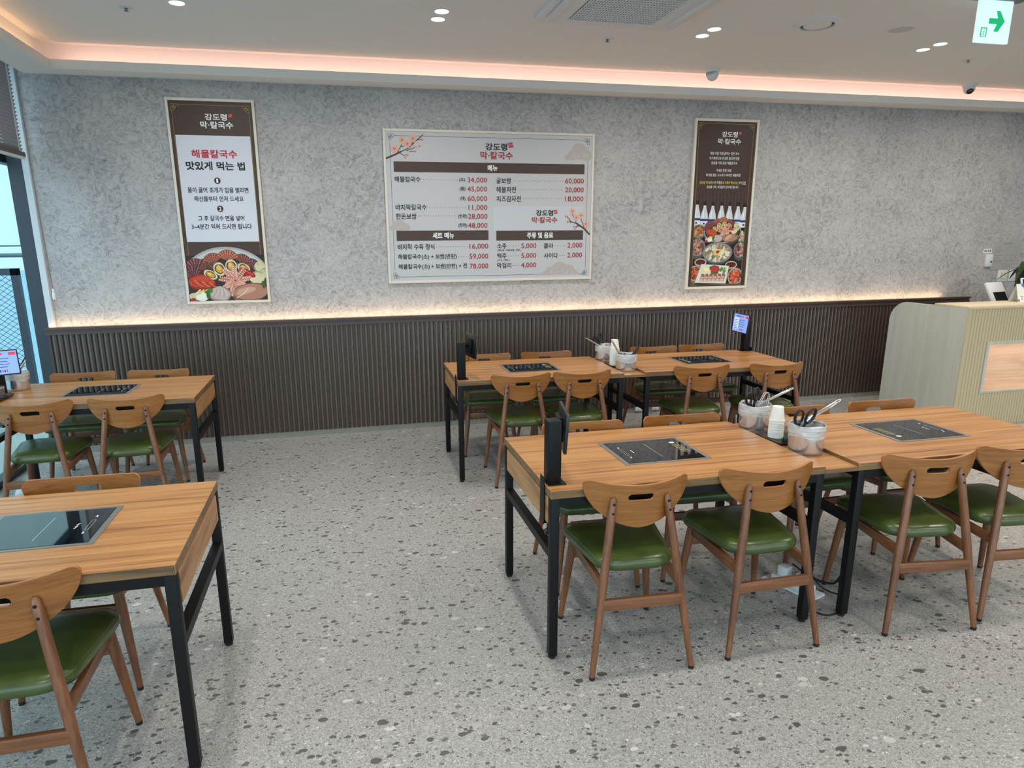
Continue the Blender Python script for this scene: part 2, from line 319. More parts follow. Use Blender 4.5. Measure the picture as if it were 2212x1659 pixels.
def letter(g, s, xl, xr, zc, h, y, c, bold=0.02, m=0):
    """glyphs fitted to a box; heavier weights come from a few copies shifted by a fraction of the height"""
    vs, fs, x0, x1, y0, y1 = text_geo(s, 0.0); b = bold*h; kx = (xr-xl-2*b)/(x1-x0); kz = (h-2*b)/(y1-y0)
    for q, (dx, dz) in enumerate(((0, 0),) if bold <= 0 else ((-b, -b), (b, -b), (b, b), (-b, b), (0, 0))):
        g.add([(xl+b+dx+(v.x-x0)*kx, y-0.00006*q, zc-h/2+b+dz+(v.y-y0)*kz) for v in vs], fs, m, c)

# ------------------------------------------------------------------ the room
XL, XR, YB, ZC = -2.42, 8.4, -10.0, 3.15
WY = 0.08
struct(G().box(XL-0.06, XR, YB, WY+0.1, -0.12, 0).box(XL-0.06, -2.2, WY+0.1, 0.6, -0.12, 0).build('floor', TERR))
struct(G().box(-2.205, XR, WY, WY+0.14, 0, 3.35).build('wall_back', WALLP))
struct(G().box(XR, XR+0.12, YB, WY+0.14, 0, 3.35).build('wall_right', WALLP))
struct(G().box(-1.885, XR, YB, -0.098, ZC, ZC+0.18).build('ceiling', CEIL))
# lowered perimeter with an upstand that hides the strip lamps
def lip(name, n):
    g = G()
    if n == 'b':
        g.box(-2.15, XR, -0.12, WY, 2.967, 2.985); g.box(-1.90, XR, -0.12, -0.102, 2.985, 3.03)
    else:
        g.box(-2.15, -1.90, YB, -0.12, 2.967, 2.985); g.box(-1.918, -1.90, YB, -0.102, 2.985, 3.03)
    return struct(g.build(name, CEIL))
lip('trim_1', 'b'); lip('trim_2', 'l')
g = G(); g.box(-1.985, XR, 0.045, WY, 2.985, 3.17); g.box(-1.985, XR, -0.097, WY, 3.17, 3.2)
struct(g.build('trim_3', COVE))
g = G(); g.box(-2.01, -1.985, YB, 0.045, 2.985, 3.17); g.box(-2.01, -1.887, YB, -0.098, 3.17, 3.2)
struct(g.build('trim_4', COVE))
struct(G().box(XL-0.06, -2.15, YB, 0.6, 3.12, 3.2).box(-2.15, -2.13, YB, WY, 2.985, 3.2).build('trim_5', CEIL))          # blind pocket
struct(G().box(-2.25, -2.205, WY-0.03, WY+0.1, 1.03, 3.12).build('trim_6', JAMB))                                          # white jamb strip beside the wallpaper
struct(G().box(-2.360, -2.25, 0.075, 0.2, 0, 3.12).box(-2.360, -2.206, 0.2, 0.6, 0, 3.12).box(-2.372, -2.360, 0.10, 0.14, 0, 3.12).box(-2.386, -2.360, 0.16, 0.20, 0, 3.12).build('trim_7', NAVYM))   # dark column lining
# glazed left wall
w1 = bpy.data.objects.new('window_1', None); COL.objects.link(w1); struct(w1, 'full-height glazed wall with dark frame')
g = G(); g.box(-2.48, -2.40, YB, 0.6, 0, 0.05); g.box(-2.48, -2.40, YB, 0.6, 2.33, 2.40); g.box(-2.48, -2.40, YB, 0.6, 3.06, 3.12)
for y in (0.545, -2.3, -4.6, -6.9, -9.2): g.box(-2.48, -2.39, y-0.055, y+0.055, 0.05, 3.06)
g.build('window_frame', NAVYM, w1)
g = G()
for a, b in ((-2.245, 0.49), (-4.545, -2.355), (-6.845, -4.655), (-9.145, -6.955)):
    for z0, z1 in ((0.05, 2.33), (2.40, 3.06)): g.add([(-2.44, a, z0), (-2.44, b, z0), (-2.44, b, z1), (-2.44, a, z1)], [(0, 1, 2, 3)])
g.build('pane', GLASS, w1)
# shop front behind the camera
w2 = bpy.data.objects.new('window_2', None); COL.objects.link(w2); struct(w2, 'shop front glazing with dark frame')
g = G(); g.box(XL, XR, YB-0.06, YB+0.02, 0, 0.06); g.box(XL, XR, YB-0.06, YB+0.02, 2.9, 3.3)
for i in range(7):
    x = XL + (XR-XL)*i/6; g.box(x-0.05, x+0.05, YB-0.06, YB+0.02, 0.06, 2.9)
g.build('window_frame', NAVYM, w2)
g = G()
for i in range(6):
    a = XL + (XR-XL)*i/6+0.05; b = XL + (XR-XL)*(i+1)/6-0.05; g.add([(a, YB-0.02, 0.06), (b, YB-0.02, 0.06), (b, YB-0.02, 2.9), (a, YB-0.02, 2.9)], [(0, 1, 2, 3)])
g.build('pane', GLASS, w2)
# outside
struct(G().box(-60, 60, -60, 60, -0.5, -0.4).build('ground', HAZEG))
struct(G().box(-5.2, XL-0.06, YB, 3.2, -0.4, -0.03).build('balcony_floor', DECK))
bal = thing('balcony_railing', 'grey wire mesh balcony railing seen outside through the left window', 'railing', (0, 0, 0))
g = G()
for x in (-2.80, -4.9): g.box(x-0.03, x+0.03, 0.97, 1.03, -0.03, 1.50)
g.box(-4.93, -2.77, 0.97, 1.03, 1.44, 1.50); g.box(-4.9, -2.8, 0.98, 1.02, 0.02, 0.07)
g.build('railing_frame', NAVYM, bal)
g = G(); px_, pz_ = 0.066, 0.025
nr = int(1.4/pz_)
for r in range(nr):
    z = 0.07 + r*pz_; pts = []
    for i in range(int(2.1/(px_/2))+1): pts.append((-4.87 + i*px_/2, 1.0, z + (pz_ if (i+r) % 2 else 0)))
    for a, b in zip(pts[:-1], pts[1:]): g.bar(a, b, 0.004, 0.004, up=(0, 1, 0))
g.build('mesh_infill', GREYM, bal)
hr = thing('handrail', 'thin metal handrail beyond the mesh railing outside the left window', 'railing', (0, 0, 0))
g = G(); g.tube([(-5.1, 2.3, 1.60), (-2.7, 2.3, 1.60)], 0.022); g.tube([(-5.1, 2.3, 1.70), (-2.7, 2.3, 1.70)], 0.008); g.build('rail', GREYM, hr)
g = G()
for x in (-5.0, -3.2): g = G(); g.tube([(x, 2.3, -0.03), (x, 2.3, 1.60)], 0.02); g.build('post', GREYM, hr)

# ------------------------------------------------------------------ slatted wainscot, its cap and the baseboard
wx0, wx1 = -2.25, 6.85
g = G(); g.box(wx0, wx1, 0, 0.03, 0.05, 1.0, 1)
p = 0.0424; n = int((wx1-wx0)/p)
for i in range(n):
    x = wx0 + 0.003 + i*p
    vs = [(x, 0, 0), (x+0.003, -0.013, 0), (x+0.021, -0.013, 0), (x+0.024, 0, 0)]
    g.add([(a, b, z) for z in (0.052, 1.0) for a, b, _ in vs], [(0, 1, 5, 4), (1, 2, 6, 5), (2, 3, 7, 6), (0, 3, 2, 1), (4, 5, 6, 7)], 0)
    g.add([(x+0.024, -0.0005, 0.052), (x+p, -0.004, 0.052), (x+p, -0.004, 1.0), (x+0.024, -0.0005, 1.0)], [(0, 1, 2, 3)], 1)
struct(g.build('trim_8', [SLATD, SLATG]), 'dark brown slatted wainscot')
g = G(); g.box(wx0-0.012, wx1, -0.028, 0.022, 1.040, 1.057); g.box(wx0, wx1, -0.012, 0.022, 1.018, 1.040); g.box(wx0-0.006, wx1, -0.022, 0.022, 0.998, 1.018); g.box(wx0, wx1, 0.022, 0.079, 1.0, 1.018)
struct(g.build('trim_9', [TRIMD]), 'dark cap moulding on the wainscot')
struct(G().box(wx0, wx1, -0.004, 0.03, 0, 0.05).build('baseboard_back', BASEB))

# ------------------------------------------------------------------ venetian blind
bl = thing('venetian_blind', 'grey metal venetian blind hanging in the upper left window corner', 'blind', (0, 0, 0))
g = G(); a = math.radians(-50)
for i in range(27):
    z = 2.40 + i*0.0262; c, s = math.cos(a)*0.0125, math.sin(a)*0.0125
    ya, yb = -2.2, -0.07
    vs = [(-2.19-c, ya, z+s), (-2.19, ya, z+0.003), (-2.19+c, ya, z-s), (-2.19-c, yb, z+s), (-2.19, yb, z+0.003), (-2.19+c, yb, z-s)]
    g.add(vs, [(0, 1, 4, 3), (1, 2, 5, 4)])
g.build('slats', BLINDM, bl, smooth=1.0, recalc=True)
G().box(-2.205, -2.175, -2.2, -0.07, 2.335, 2.352).build('bottom_rail', JAMB, bl)
G().box(-2.207, -2.173, -2.2, -0.065, 2.352, 2.385).build('stacked_slats', plain('blind_dark', (84, 78, 80), rough=0.5), bl)
G().box(-2.215, -2.165, -2.2, -0.065, 3.085, 3.12).build('head_rail', JAMB, bl)
g = G()
for y in (-0.14, -0.155, -0.7, -1.3, -1.9): g.tube([(-2.176, y, 2.34), (-2.176, y, 3.09)], 0.0016, 6)
g.build('ladder_cord', WHITEP, bl)
pc = thing('blind_pull_cord', 'thin blind cords with a clear plastic grip hanging by the wall corner', 'cord', (0, 0, 0))
g = G()
for d in (0, 0.012): g.tube([(-2.168, -0.02+d, 3.0), (-2.168, -0.02+d, 2.2), (-2.165, 0.02+d*0.4, 1.36)], 0.0018, 6)
g.build('cord', GREYPR, pc)
g = G(); g.lathe([(0.001, 0), (0.011, 0.0), (0.012, 0.05), (0.007, 0.06), (0.011, 0.065), (0.006, 0.085), (0.001, 0.086)], 14, c=(-2.165, 0.022, 1.28)); g.build('grip', WHITEP, pc, smooth=0.6)

# ------------------------------------------------------------------ ceiling fixtures
ORD = ['topmost', 'second', 'third', 'fourth', 'fifth', 'sixth', 'seventh', 'eighth', 'ninth', 'tenth', 'eleventh', 'twelfth', 'thirteenth', 'fourteenth', 'fifteenth', 'sixteenth', 'seventeenth', 'eighteenth', 'nineteenth', 'twentieth', 'twenty-first', 'twenty-second', 'twenty-third', 'twenty-fourth']
dl0 = thing('downlight', '', 'ceiling light', (0, 0, 0), 0, 'twin round downlights')
G().lathe([(0.045, 0.0), (0.045, -0.004), (0.053, -0.006), (0.057, 0.0)], 28).build('trim_ring', WHITEP, dl0, smooth=0.6)
G().lathe([(0.045, -0.003), (0.001, -0.005)], 28).build('lens', LAMPE, dl0)
first = True
for x, nm in ((-0.81, 'at the top left of the ceiling'), (0.815, 'above the menu board'), (2.77, 'right of the ceiling air conditioner'), (4.71, 'left of the green arrow sign')):
    for s, fb in ((-0.08, 'nearer'), (0.08, 'farther')):
        o = dl0 if first else copy_tree(dl0); first = False
        o.location = (x, -1.24+s, ZC); o['label'] = '%s round white downlight of the lit pair %s' % (fb, nm)
def sprinkler(x, y, lab):
    t = thing('sprinkler', lab, 'sprinkler', (x, y, ZC))
    G().lathe([(0.010, -0.005), (0.046, -0.003), (0.049, 0)], 24).build('cover_plate', WHITEP, t, smooth=0.5)
    G().lathe([(0.011, 0), (0.011, -0.008), (0.005, -0.010), (0.005, -0.018), (0.014, -0.019), (0.014, -0.021), (0.001, -0.021)], 16).build('sprinkler_head', GREYP, t, smooth=0.5)
sprinkler(-1.138, -1.002, 'small sprinkler head in the ceiling at the upper left')
sprinkler(2.117, -0.947, 'small sprinkler head in the ceiling below the air conditioner corner')
sprinkler(5.366, -0.966, 'small sprinkler head in the ceiling below the green arrow sign')
v = thing('ceiling_diffuser', 'round white ceiling air diffuser with a concentric gap', 'vent', (3.418, -1.565, ZC))
G().lathe([(0.112, 0.0), (0.112, -0.016), (0.128, -0.020), (0.150, -0.012), (0.162, -0.004), (0.164, 0)], 48).build('outer_ring', WHITEP, v, smooth=0.5)
G().lathe([(0.001, -0.014), (0.086, -0.014), (0.092, -0.009), (0.092, -0.002)], 48).build('centre_disc', CEIL, v, smooth=0.5)
G().lathe([(0.001, -0.001), (0.118, -0.001)], 48).build('gap_shade_disc', plain('gap_shade', (70, 66, 62), rough=0.8), v)  # flat dark disc stands in for the shade inside the air gap
t = thing('speaker_disc', 'flat round cover flush in the ceiling left of the green arrow sign', 'ceiling speaker', (4.10, -1.575, ZC))
G().lathe([(0.001, -0.004), (0.082, -0.004)], 40).build('cover', plain('grey_cover', (206, 204, 202), rough=0.8), t)
G().lathe([(0.082, -0.004), (0.09, -0.005), (0.092, 0)], 40).build('trim_ring', CEIL, t, smooth=0.5)
def dome(x, y, ang, tilt, lab):
    t = thing('security_camera', lab, 'security camera', (x, y, ZC), ang)
    G().lathe([(0.001, 0), (0.062, 0), (0.062, -0.018), (0.056, -0.028), (0.001, -0.028)], 32).build('mount', WHITEP, t, smooth=0.6)
    M = Matrix.Translation((0, 0, -0.040)) @ Matrix.Rotation(tilt, 4, 'X')
    gg = G(); gg.lathe([(0.001, 0.02), (0.050, 0.02), (0.052, 0.0), (0.048, -0.025), (0.036, -0.044), (0.024, -0.050)], 28)
    gg.v = [tuple(M @ Vector(q)) for q in gg.v]; gg.build('body', WHITEP, t, smooth=0.6)
    gg = G(); gg.lathe([(0.030, -0.0485), (0.024, -0.051), (0.001, -0.051)], 28); gg.v = [tuple(M @ Vector(q)) for q in gg.v]; gg.build('lens', GLASSB, t, smooth=0.9)
dome(3.391, -0.27, math.radians(-65), math.radians(42), 'white dome security camera above the narrow dark poster, its lens turned away')
dome(6.22, -0.21, math.radians(-30), math.radians(-48), 'white dome security camera with a black lens, under the green arrow sign')
# ceiling air conditioner
ac = thing('ceiling_air_conditioner', 'white ceiling cassette air conditioner with a square grille', 'air conditioner', (1.94, -1.80, ZC))
hx, hy = 0.512, 0.495
def rsq(h1, h2, r, k=6):
    out = []
    for cx, cy, a0 in ((h1-r, h2-r, 0), (-h1+r, h2-r, PI/2), (-h1+r, -h2+r, PI), (h1-r, -h2+r, 1.5*PI)):
        out += [(cx+r*math.cos(a0+PI/2*i/k), cy+r*math.sin(a0+PI/2*i/k)) for i in range(k+1)]
    return out
def ring_stack(g, loops, m=0, cap0=False, cap1=False):
    k = len(loops[0]); vs = [q for L in loops for q in L]; fs = []
    for i in range(len(loops)-1):
        for j in range(k): fs.append((i*k+j, i*k+(j+1) % k, (i+1)*k+(j+1) % k, (i+1)*k+j))
    if cap0: fs.append(tuple(range(k))[::-1])
    if cap1: fs.append(tuple(range((len(loops)-1)*k, len(loops)*k)))
    return g.add(vs, fs, m)
def lp(h1, h2, r, z): return [(x, y, z) for x, y in rsq(h1, h2, r)]
g = G(); ring_stack(g, [lp(hx, hy, 0.05, 0), lp(hx, hy, 0.05, -0.022), lp(hx-0.015, hy-0.015, 0.045, -0.032), lp(0.315, 0.39, 0.03, -0.040), lp(0.300, 0.375, 0.03, -0.030)])
g.build('panel', WHITEP, ac, smooth=0.5)
g = G(); ring_stack(g, [lp(0.302, 0.377, 0.03, -0.026), lp(0.001, 0.001, 0.0005, -0.026)]); g.build('grille_backing', plain('dark_filter', (96, 104, 112), rough=0.8), ac)
g = G()
for i in range(31): x = -0.29 + i*0.58/30; g.box(x-0.0035, x+0.0035, -0.374, 0.374, -0.037, -0.029)
for i in range(20): y = -0.365 + i*0.73/19; g.box(-0.299, 0.299, y-0.005, y+0.005, -0.038, -0.030)
g.build('grille', WHITEP, ac)
for s in (-1, 1):
    g = G(); L = [(x*1, y*1) for x, y in rsq(0.035, 0.36, 0.03)]
    ring_stack(g, [[(s*0.425+x, y, -0.0365) for x, y in L], [(s*0.425+x, y, -0.044) for x, y in L], [(s*0.425+x*0.9, y*0.985, -0.046) for x, y in L]], cap1=True)
    g.build('louvre', WHITEP, ac, smooth=0.5)
# lit exit sign
ex = thing('exit_sign', 'lit white hanging sign with a green right-pointing arrow', 'exit sign', (4.106, -2.3, 0))
G().box(-0.19, 0.20, -0.03, 0.03, 3.112, ZC).build('mount', GREYP, ex, bevel=0.006)
G().box(-0.126, 0.126, -0.011, 0.011, 2.872, 3.112).build('sign_face', SIGNW, ex, bevel=0.004)
g = G(); y = -0.0116
g.poly([(-0.045, 3.010), (0.02, 3.010), (0.003, 3.052), (0.032, 3.052), (0.075, 2.995), (0.032, 2.936), (-0.002, 2.936), (0.018, 2.978), (-0.045, 2.978)], y)
g.build('arrow', SIGNG, ex, recalc=False)
g = G(); g.poly([(-0.098, 2.902), (-0.050, 2.902), (-0.050, 2.956), (-0.098, 2.956)], y)
for r in ([(-0.090, 2.906), (-0.058, 2.906), (-0.058, 2.950), (-0.090, 2.950)],): g.poly(r, y-0.0003, 1)
g.poly(circ(-0.070, 2.942, 0.004), y-0.0006); 
for st in stroke([(-0.072, 2.936), (-0.076, 2.922), (-0.068, 2.916), (-0.070, 2.907)], 0.004)+stroke([(-0.076, 2.922), (-0.084, 2.916), (-0.087, 2.909)], 0.004)+stroke([(-0.082, 2.934), (-0.074, 2.932), (-0.064, 2.928)], 0.003): g.poly(st, y-0.0006)
g.build('running_figure', [SIGNG, SIGNW], ex, recalc=False)

# ------------------------------------------------------------------ chairs
def chair_back():
    g = G(); Wd, zt, h, r, zc, sl, sh, th = 0.2185, 0.796, 0.199, 0.028, 0.726, 0.054, 0.0140, 0.0125
    def top(x):
        e = abs(x)-(Wd-r); return zt - (r-math.sqrt(max(0, r*r-e*e)) if e > 0 else 0) - 0.020*(1-(x/Wd)**2)
    def bot(x):
        q = min(1, abs(x)/Wd); t = (1-q**(1/0.60))**(1/1.9) if q < 1 else 0; return zt - r - (h-r)*t
    def yy(x, z): return 0.066*(x/Wd)**2 - (z-0.60)*0.06
    xs = sorted(set([round(v, 5) for v in [Wd*math.sin(PI/2*i/16) for i in range(-16, 17)] + [sl*math.cos(PI*i/10) for i in range(11)] + [0.0425*i/5 for i in range(-5, 6)]]))
    n1, n2 = 5, 4; cols = []
    for x in xs:
        b, t = bot(x), top(x); t = max(t, b+0.0005)
        if abs(x) < sl-1e-6:
            e = abs(x)-(sl-sh); d = math.sqrt(max(0, sh*sh-e*e)) if e > 0 else sh
        else: d = 0
        m = min(max(zc, b+(t-b)*0.35), b+(t-b)*0.9); k = 1 if d > 0 else 0
        lo = [b+(m-d-b)*i/n1 for i in range(n1+1)]; hi = [m+d+(t-m-d)*i/n2 for i in range(n2+1)]
        cols.append((x, lo, hi, k))
    vs = []; idx = {}
    for ci, (x, lo, hi, k) in enumerate(cols):
        for sgn in (0, 1):
            for ri, z in enumerate(lo): idx[(ci, sgn, 0, ri)] = len(vs); vs.append((x, yy(x, z)+sgn*th, z))
            for ri, z in enumerate(hi): 
                if ri == 0 and k == 0: idx[(ci, sgn, 1, 0)] = idx[(ci, sgn, 0, n1)]; continue
                idx[(ci, sgn, 1, ri)] = len(vs); vs.append((x, yy(x, z)+sgn*th, z))
    fs = []; ms = []
    def q(*a, m=0): fs.append(tuple(a)); ms.append(m)
    for ci in range(len(cols)-1):
        for sgn in (0, 1):
            for part, n in ((0, n1), (1, n2)):
                for ri in range(n): q(idx[(ci, sgn, part, ri)], idx[(ci+1, sgn, part, ri)], idx[(ci+1, sgn, part, ri+1)], idx[(ci, sgn, part, ri+1)])
        q(idx[(ci, 0, 0, 0)], idx[(ci+1, 0, 0, 0)], idx[(ci+1, 1, 0, 0)], idx[(ci, 1, 0, 0)], m=1)
        q(idx[(ci, 0, 1, n2)], idx[(ci+1, 0, 1, n2)], idx[(ci+1, 1, 1, n2)], idx[(ci, 1, 1, n2)], m=1)
        if cols[ci][3] or cols[ci+1][3]:
            for part, ri in ((0, n1), (1, 0)): q(idx[(ci, 0, part, ri)], idx[(ci+1, 0, part, ri)], idx[(ci+1, 1, part, ri)], idx[(ci, 1, part, ri)], m=1)
    for ci in (0, len(cols)-1):
        for part, n in ((0, n1), (1, n2)):
            for ri in range(n): q(idx[(ci, 0, part, ri)], idx[(ci, 0, part, ri+1)], idx[(ci, 1, part, ri+1)], idx[(ci, 1, part, ri)], m=1)
    g.v = [(x, y-0.136, z) for x, y, z in vs]; g.f = fs; g.m = ms; g.c = [None]*len(fs)
    return g
def seat_outline(s=1.0, k=8):
    hw_f, hw_r, yf, yr, rf, rr = 0.212*s, 0.172*s, 0.055+0.205*s, 0.055-0.205*s, 0.07*s, 0.11*s
    out = []
    for cx, cy, r, a0 in ((hw_f-rf, yf-rf, rf, 0), (-hw_f+rf, yf-rf, rf, PI/2), (-hw_r+rr, yr+rr*0.8, rr, PI), (hw_r-rr, yr+rr*0.8, rr, 1.5*PI)):
        for i in range(k+1):
            a = a0+PI/2*i/k; out.append((cx+r*math.cos(a), cy+r*math.sin(a)*(0.8 if a0 >= PI else 1)))
    return out
def make_chair():
    t = thing('dining_chair', '', 'chair', (0, 0, 0), 0, 'green-seated dining chairs')
    loops = []
    for s, z in ((0.90, 0.414), (0.965, 0.418), (0.995, 0.430), (1.0, 0.440), (0.985, 0.453), (0.95, 0.462), (0.86, 0.469), (0.70, 0.4735), (0.4, 0.476), (0.1, 0.477)):
        loops.append([(x, y, z + 0.008*max(0, (y-0.05)/0.2)*(1 if z < 0.47 else 0.8)) for x, y in seat_outline(s)])
    g = G(); ring_stack(g, loops, cap0=True, cap1=True); g.build('seat', LEATHER, t, smooth=1.2)
    chair_back().build('backrest', [BACKW, PLYE], t, smooth=0.6)
    for s in (-1, 1):
        # rear leg: leans in and forward, flat at the bolts
        f, tp = Vector((s*0.211, -0.228, 0.012)), Vector((s*0.110, -0.129, 0.728)); pts = [f.lerp(tp, q) for q in (0, 0.25, 0.52, 0.85, 0.93, 0.985, 1.0)]
        g = G(); g.tube(pts, [0.0118, 0.0145, 0.0175, 0.0165, 0.0158, 0.0135, 0.007], 16, flat=1.0, up=(0, 1, 0)); lg = g.build('leg', LEGW, t, smooth=0.7)
        g = G(); g.tube([f-Vector((0, 0, 0.012)), f+Vector((0, 0, 0.003))], [0.0112, 0.0122], 14); g.build('foot_cap', RUBBER, lg, smooth=0.6)
        for q in (0.918, 0.968):
            p0 = f.lerp(tp, q); g = G(); g.tube([p0+Vector((0, -0.012, 0)), p0+Vector((0, -0.0165, 0)), p0+Vector((0, -0.0185, 0))], [0.0055, 0.005, 0.002], 12); g.build('bolt', BLACKM, lg, smooth=0.9)
        f, tp = Vector((s*0.210, 0.230, 0.012)), Vector((s*0.168, 0.192, 0.425)); pts = [f.lerp(tp, q) for q in (0, 0.35, 0.75, 1)]
        g = G(); g.tube(pts, [0.0118, 0.0155, 0.019, 0.019], 16, up=(0, 1, 0)); lg = g.build('leg', LEGW, t, smooth=0.7)
        g = G(); g.tube([f-Vector((0, 0, 0.012)), f+Vector((0, 0, 0.003))], [0.0112, 0.0122], 14); g.build('foot_cap', RUBBER, lg, smooth=0.6)
        g = G(); g.bar((s*0.157, -0.182, 0.372), (s*0.170, 0.192, 0.398), 0.020, 0.042); g.build('side_rail', RAILY, t, bevel=0.003)
    g = G(); g.bar((-0.166, -0.192, 0.303), (0.166, -0.192, 0.303), 0.020, 0.046); g.build('rear_stretcher', RAILX, t, bevel=0.003)
    g = G(); g.bar((-0.176, 0.200, 0.340), (0.176, 0.200, 0.340), 0.020, 0.042); g.build('front_stretcher', RAILX, t, bevel=0.003)
    return t
chair0 = make_chair(); cfirst = True
CH = [
 (1.144, -3.660, -0.057, 'wooden chair, back to camera, nearest the tablet post of the right foreground table'),
 (1.732, -3.660, -0.01, 'wooden chair, back to camera, left of the paired black table legs'),
 (2.523, -3.696, -0.13, 'wooden chair, back to camera, just right of the paired black table legs'),
 (3.022, -3.697, -0.11, 'green-seated wooden chair cut off by the right edge of the photo'),
 (1.222, -3.00, PI-0.06, 'wooden chair facing us, partly hidden by the tablet post of the right foreground table'),
 (1.786, -3.00, PI-0.04, 'wooden chair facing us across the foreground table, left of the rear steel pot'),
 (2.475, -3.01, PI, 'wooden chair facing us directly behind the near paper cup stack'),
 (3.050, -3.00, PI-0.03, 'wooden chair facing us at the far right table, in front of the pale counter'),
 (1.284, -1.497, -0.05, 'wooden chair seen from behind at the back tables, nearest their tablet post'),
 (1.735, -1.514, -0.02, 'wooden chair seen from behind at the back tables, just left of the steel pots'),
 (2.672, -1.552, -0.09, 'wooden chair seen from behind at the back tables, just right of the steel pots'),
 (3.266, -1.605, -0.06, 'wooden chair seen from behind at the right end of the back tables'),
 (1.215, -0.755, PI-0.09, 'wooden chair against the slatted wall, right behind the back tablet post'),
 (1.745, -0.79, PI-0.04, 'wooden chair against the slatted wall, left of the back steel pots'),
 (2.728, -0.795, PI-0.04, 'wooden chair against the slatted wall, just right of the back steel pots'),
 (3.194, -0.79, PI-0.04, 'wooden chair against the slatted wall, beside the lit blue tablet'),
 (-1.800, -1.525, 0.02, 'wooden chair at the back left table, cut by the left edge of the photo'),
 (-1.282, -1.523, 0.05, 'wooden chair seen from behind at the back left table, on its aisle side'),
 (-1.815, -0.735, PI+0.02, 'wooden chair behind the back left table, nearest the window'),
 (-1.298, -0.77, PI-0.07, 'wooden chair behind the back left table, on the aisle side'),
 (-1.030, -3.270, PI-0.03, 'wooden chair facing us behind the left foreground table'),
 (-0.990, -3.948, 0.0, 'green-seated wooden chair in the bottom left corner of the photo'),
]
for x, y, a, lab in CH:
    o = chair0 if cfirst else copy_tree(chair0); cfirst = False
    o.location = (x, y, 0); o.rotation_euler = (0, 0, a); o['label'] = lab

# ------------------------------------------------------------------ tables
TH = 0.034; H = 0.75
def make_table(x, y, a, L, D, lab, drawer, cook_x, sticker=None, flip=False):
    t = thing('dining_table', lab, 'table', (x, y, 0), a, 'dining tables')
    g = G(); g.box(0, L, 0, D, H-TH, H, 1); g.m[1] = 0; g.build('tabletop', [TOPW, EDGEW], t, bevel=0.0015, bseg=1)
    w = 0.036; i = 0.002
    for lx in (i, L-w-i):
        for ly in (i, D-w-i):
            lg = G().box(lx, lx+w, ly, ly+w, 0.014, H-TH).build('leg', BLACKM, t, bevel=0.002)
            G().lathe([(0.001, 0), (0.015, 0), (0.016, 0.004), (0.016, 0.013), (0.001, 0.0135)], 16, c=(lx+w/2, ly+w/2, 0)).build('foot_glide', RUBBER, lg, smooth=0.6)
    for ly in (i, D-w-i): G().box(i+w, L-w-i, ly, ly+w, H-TH-0.036, H-TH).build('apron_rail', BLACKM, t)
    for lx in (i, L-w-i):
        if (lx > L/2) != drawer: G().box(lx, lx+w, i+w, D-w-i, H-TH-0.036, H-TH).build('apron_rail', BLACKM, t)
        G().box(lx, lx+w, i+w, D-w-i, 0.455, 0.491).build('cross_rail', BLACKM, t)
    sx = -1 if not drawer else 1; X0 = 0 if not drawer else L
    dr = thing_part('drawer', t)
    G().box(min(X0-sx*0.002, X0-sx*0.02), max(X0-sx*0.002, X0-sx*0.02), 0.048, D-0.048, 0.595, 0.706).build('drawer_front', DRAWW, dr, bevel=0.0015, bseg=1)
    G().box(min(X0-sx*0.02, X0-sx*0.34), max(X0-sx*0.02, X0-sx*0.26), 0.12, D-0.12, 0.650, 0.70).build('drawer_box', plain('drawer_box_wood', (112, 88, 60), rough=0.6) if 'drawer_box_wood' not in MATS else MATS['drawer_box_wood'], dr)
    ck = thing_part('induction_cooktop', t); cx, cy = cook_x, D/2+0.004
    g = G(); A, B = 0.206, 0.168; z0, z1 = H, H+0.0025
    ring_stack(g, [[(cx-A, cy-B, z0), (cx+A, cy-B, z0), (cx+A, cy+B, z0), (cx-A, cy+B, z0)], [(cx-A, cy-B, z1), (cx+A, cy-B, z1), (cx+A, cy+B, z1), (cx-A, cy+B, z1)], [(cx-A+0.02, cy-B+0.014, z1), (cx+A-0.02, cy-B+0.014, z1), (cx+A-0.02, cy+B-0.014, z1), (cx-A+0.02, cy+B-0.014, z1)], [(cx-A+0.02, cy-B+0.014, z0), (cx+A-0.02, cy-B+0.014, z0), (cx+A-0.02, cy+B-0.014, z0), (cx-A+0.02, cy+B-0.014, z0)]])
    g.build('steel_frame', FRAMEM, ck)
    G().box(cx-A+0.022, cx+A-0.022, cy-B+0.016, cy+B-0.016, H, H+0.003).build('glass_plate', GLASSB, ck)
    g = G(); s = -1 if not flip else 1; z = H+0.0032
    def mark(x0, x1, y0, y1, m=0): g.add([(cx+s*x0, cy+s*y0, z), (cx+s*x1, cy+s*y0, z), (cx+s*x1, cy+s*y1, z), (cx+s*x0, cy+s*y1, z)], [(0, 1, 2, 3)], m)
    mark(-0.0007, 0.0007, -0.10, 0.10)                                     # thin dividing line
    for k in range(6): mark(0.098+0.0026*(k % 2), 0.104+0.002*(k % 3), -0.024+k*0.008, -0.019+k*0.008)   # small white logo strokes
    mark(0.138, 0.1388, -0.045, 0.045); mark(0.150, 0.1508, -0.045, 0.045); mark(0.138, 0.1508, -0.045, -0.0442); mark(0.138, 0.1508, 0.0442, 0.045)
    for q in (-0.075, 0.07): mark(0.140, 0.146, q, q+0.016)
    mats = [LABELW]
    if sticker:
        mats.append(LABELY)
        for r in range(3):
            for k in range(11): mark(-0.160+r*0.014, -0.154+r*0.014+0.002*(k % 3), -0.062+k*0.0112, -0.054+k*0.0112, 1)
        pts = circ(-0.140*s, -0.088*s, 0.014, 0.012, 16); g.add([(cx+p[0], cy+p[1], z) for p in pts], [tuple(range(16))], 0)
    g.build('printed_marks', mats, ck, recalc=False)
    return t
def thing_part(name, parent):
    o = bpy.data.objects.new(name, None); COL.objects.link(o); o.parent = parent; o.empty_display_size = 0.05; return o
